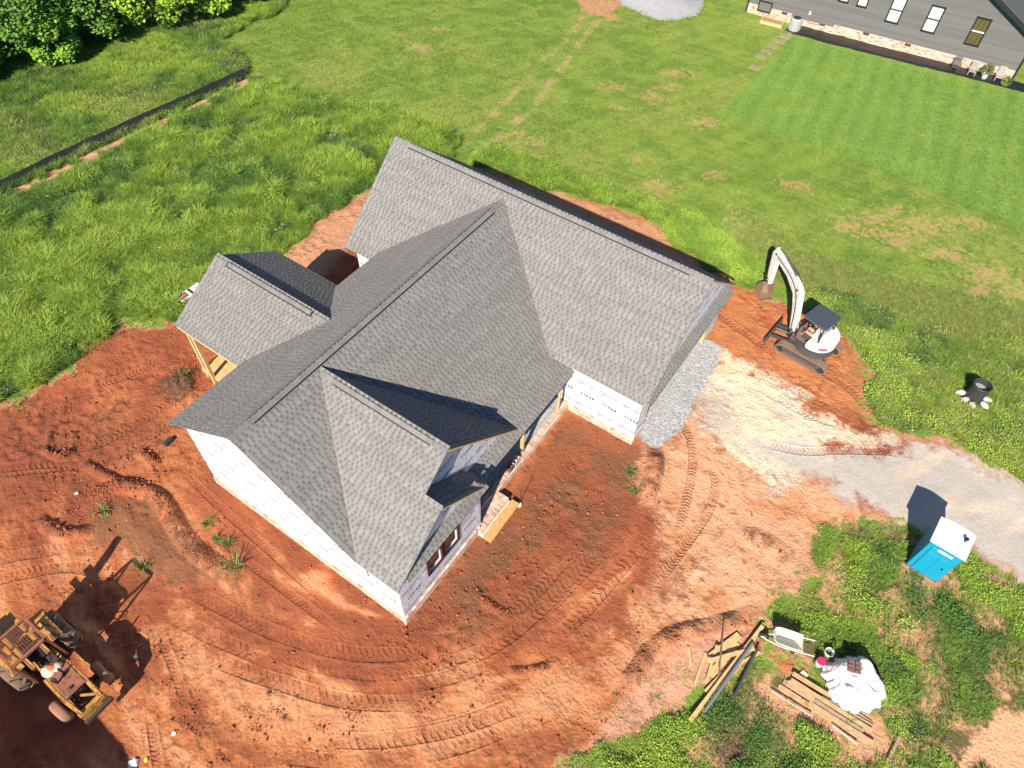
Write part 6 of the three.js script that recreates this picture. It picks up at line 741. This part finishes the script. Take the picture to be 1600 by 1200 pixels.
// clods and stones scattered over the dug soil
{
  const g = new THREE.IcosahedronGeometry(1, 1), p = g.attributes.position; for (let i = 0; i < p.count; i++) { const s = 0.75 + 0.5 * vn(p.getX(i) * 2.3 + 4, p.getY(i) * 2.3 + p.getZ(i) * 3.1); p.setXYZ(i, p.getX(i) * s, p.getY(i) * s * 0.72, p.getZ(i) * s); } const gg = mergeVertices(g.deleteAttribute('uv') && g); gg.computeVertexNormals();
  const list = []; for (let i = 0; i < 260000 && list.length < 9000; i++) {
    const x = rr(-22, 12), z = rr(-24, -2.5); if (at(F.dirt, x, z) < 0.2 || at(F.road, x, z) > -0.2 || at(F.pink, x, z) > 0 || (at(F.cream, x, z) > -0.3 && rnd() > 0.06) || at(F.fresh, x, z) > -0.1) continue;
    const a = x * 0.8387 + z * 0.5445, b = -x * 0.5445 + z * 0.8387; if ((a > -17.5 && a < -7.5 && b > -17 && b < -5.4) || (a > -19.9 && a < -4.7 && b > -25.1 && b < -16.8)) continue;
    const pr = nearAt(pressed, x, z), tu = nearAt(turned, x, z), n = fbm(x * 0.55 + 70, z * 0.55, 3), m = fbm(x * 2.1, z * 2.1, 2), dry = smooth(-0.3, 0.5, at(F.dry, x, z)); if (rnd() > (0.03 + 1.3 * smooth(0.55, 0.7, n) * smooth(0.45, 0.62, m) + 0.9 * tu + 0.25 * smooth(0, 1, at(F.front, x, z))) * (1 - 0.85 * pr) * (1 - 0.8 * dry)) continue;
    const s = 0.007 + 0.045 * Math.pow(rnd(), 7) + 0.013 * rnd() * (tu > 0.2 ? 1.6 : 1); list.push([x, groundHeight(x, z) + s * 0.2, z, s]);
  }
  const im = new THREE.InstancedMesh(gg, mat([1, 1, 1], 0.97), list.length), col = new THREE.Color();
  list.forEach(([x, y, z, s], i) => { eul.set(rnd() * 6, rnd() * 6, rnd() * 6); quat.setFromEuler(eul); mtx.compose(V(x, y, z), quat, V(s * rr(0.8, 1.5), s, s * rr(0.8, 1.3))); im.setMatrixAt(i, mtx); const k = rr(0.75, 1.35); im.setColorAt(i, s < 0.02 && rnd() < 0.012 ? col.setRGB(0.5, 0.42, 0.34) : col.setRGB(0.27 * k, 0.082 * k, 0.036 * k)); });
  stuff(im, 'soil_clods', 'small clods of red clay scattered over the yard', 'clods');
  const st = []; for (let i = 0; i < 9000; i++) { const x = rr(4.5, 10), z = rr(-23, -16.4); if (at(F.fresh, x, z) < 0.05) continue; st.push([x, groundHeight(x, z) + 0.004, z, rr(0.012, 0.03)]); }
  const im2 = new THREE.InstancedMesh(gg, mat([1, 1, 1], 0.9), st.length); st.forEach(([x, y, z, s], i) => { eul.set(rnd() * 6, rnd() * 6, rnd() * 6); quat.setFromEuler(eul); mtx.compose(V(x, y, z), quat, V(s, s, s)); im2.setMatrixAt(i, mtx); const k = rr(0.2, 0.52); im2.setColorAt(i, col.setRGB(k * 0.97, k, k * 1.03)); }); stuff(im2, 'crushed_stone', 'crushed grey stone on the pad beside the garage', 'gravel');
}
// trees behind the rough grass
function tree(label, x, z, h, r, hue, seed) {
  const f = rng(seed), o = thing('tree', label, 'tree', [x, groundHeight(x, z) - 0.05, z], f() * 6, 'trees at the field corner');
  const limbs = [], tips = []; const trunk = tube([[0, 0, 0], [0.1 * f(), h * 0.25, 0.1 * f()], [0.3 * (f() - 0.5), h * 0.55, 0.3 * (f() - 0.5)], [0.4 * (f() - 0.5), h * 0.85, 0.4 * (f() - 0.5)]], 0.13 + h * 0.008, 12, 8); { const p = trunk.attributes.position; for (let i = 0; i < p.count; i++) { const t = clamp(p.getY(i) / h); p.setX(i, p.getX(i) * (1 - 0.6 * t)); p.setZ(i, p.getZ(i) * (1 - 0.6 * t)); } }
  for (let i = 0; i < 7; i++) { const a = i * 2.4 + f(), y = h * (0.22 + 0.09 * i), l = r * (0.75 - 0.05 * i); const e = [Math.cos(a) * l, y + l * 0.5, Math.sin(a) * l]; limbs.push(tube([[0, y, 0], [e[0] * 0.5, y + l * 0.18, e[2] * 0.5], e], 0.05, 8, 6)); tips.push(e); }
  part('trunk', [trunk, ...limbs], mat([0.1, 0.075, 0.055], 0.95), o);
  const pos = [], col = [], clumps = []; for (let i = 0; i < 46; i++) { const u = f() * 2 - 1, a = f() * 6.283, q = Math.sqrt(1 - u * u), k = 0.55 + 0.45 * Math.cbrt(f()); clumps.push([Math.cos(a) * q * r * k, h * 0.58 + u * h * 0.42 * k, Math.sin(a) * q * r * k, r * (0.2 + 0.2 * f()), 0.75 + 0.5 * f()]); }
  for (const [cx, cy, cz, cr, tone] of clumps) for (let i = 0; i < 150; i++) {
    const u = f() * 2 - 1, a = f() * 6.283, q = Math.sqrt(1 - u * u), k = cr * Math.cbrt(0.25 + 0.75 * f()), px = cx + Math.cos(a) * q * k, py = cy + u * k * 0.75, pz = cz + Math.sin(a) * q * k, l = 0.18 + 0.16 * f(), w = l * 0.65, yaw = f() * 6.283, til = (f() - 0.5) * 1.5, dx = Math.cos(yaw) * Math.cos(til), dy = Math.sin(til), dz = Math.sin(yaw) * Math.cos(til), sx = -Math.sin(yaw), sz = Math.cos(yaw), sy = (f() - 0.5) * 0.9;
    const A = [px - dx * l / 2, py - dy * l / 2, pz - dz * l / 2], E = [px + dx * l / 2, py + dy * l / 2, pz + dz * l / 2], B = [px + sx * w / 2, py + sy * w / 2, pz + sz * w / 2], D = [px - sx * w / 2, py - sy * w / 2, pz - sz * w / 2]; pos.push(...A, ...B, ...E, ...A, ...E, ...D); const t = tone * (0.8 + 0.4 * f()); for (let j = 0; j < 6; j++) col.push(hue[0] * t, hue[1] * t, hue[2] * t);
  }
  const g = new THREE.BufferGeometry(); g.setAttribute('position', new THREE.Float32BufferAttribute(pos, 3)); g.setAttribute('color', new THREE.Float32BufferAttribute(col, 3)); g.computeVertexNormals(); part('crown', g, new THREE.MeshStandardMaterial({ vertexColors: true, roughness: 0.7, side: THREE.DoubleSide }), o);
}
[[-37.0, -44.3, 6.2, 3.1, 0, 'bright leafy tree at the left edge of the wood'], [-33.2, -46.2, 7.0, 3.2, 1, 'dark green tree second from the left edge of the wood'], [-29.8, -48.4, 5.8, 2.5, 2, 'small mid-green tree between the dark and the bright crowns'], [-26.4, -50.9, 6.2, 2.9, 3, 'brightest yellow-green tree at the middle of the wood edge'], [-23.0, -53.2, 5.2, 2.3, 3, 'low bright tree toward the lawn end of the wood'], [-20.8, -56.4, 4.4, 1.7, 0, 'last small tree of the wood beside the lawn corner'], [-38.5, -50.5, 8, 3.2, 1, 'tall dark tree behind the left edge of the wood'], [-33, -52, 8.4, 3.0, 0, 'tall bright tree in the second row of the wood'], [-29, -55, 8.2, 3.0, 1, 'tall dark tree behind the brightest tree'], [-24.5, -58, 7.6, 2.8, 2, 'tall tree behind the low bright tree'], [-35.6, -42.6, 3.6, 1.9, 3, 'low bright bush at the front of the left wood edge'], [-31.2, -45.6, 3.4, 1.7, 0, 'low bush in front of the dark tree'], [-18.6, -57.6, 4.6, 2.0, 3, 'bright bush nearest the lawn corner'], [-43, -47, 7, 3, 2, 'broad tree beyond the left end of the wood'], [-20, -61, 7, 2.6, 1, 'dark tree behind the lawn corner']].forEach(([x, z, h, r, c, l], i) => tree(l, x, z, h, r, [[0.2, 0.38, 0.035], [0.11, 0.24, 0.03], [0.15, 0.3, 0.035], [0.28, 0.48, 0.035]][c], 500 + i));
renderer.render(scene, camera);
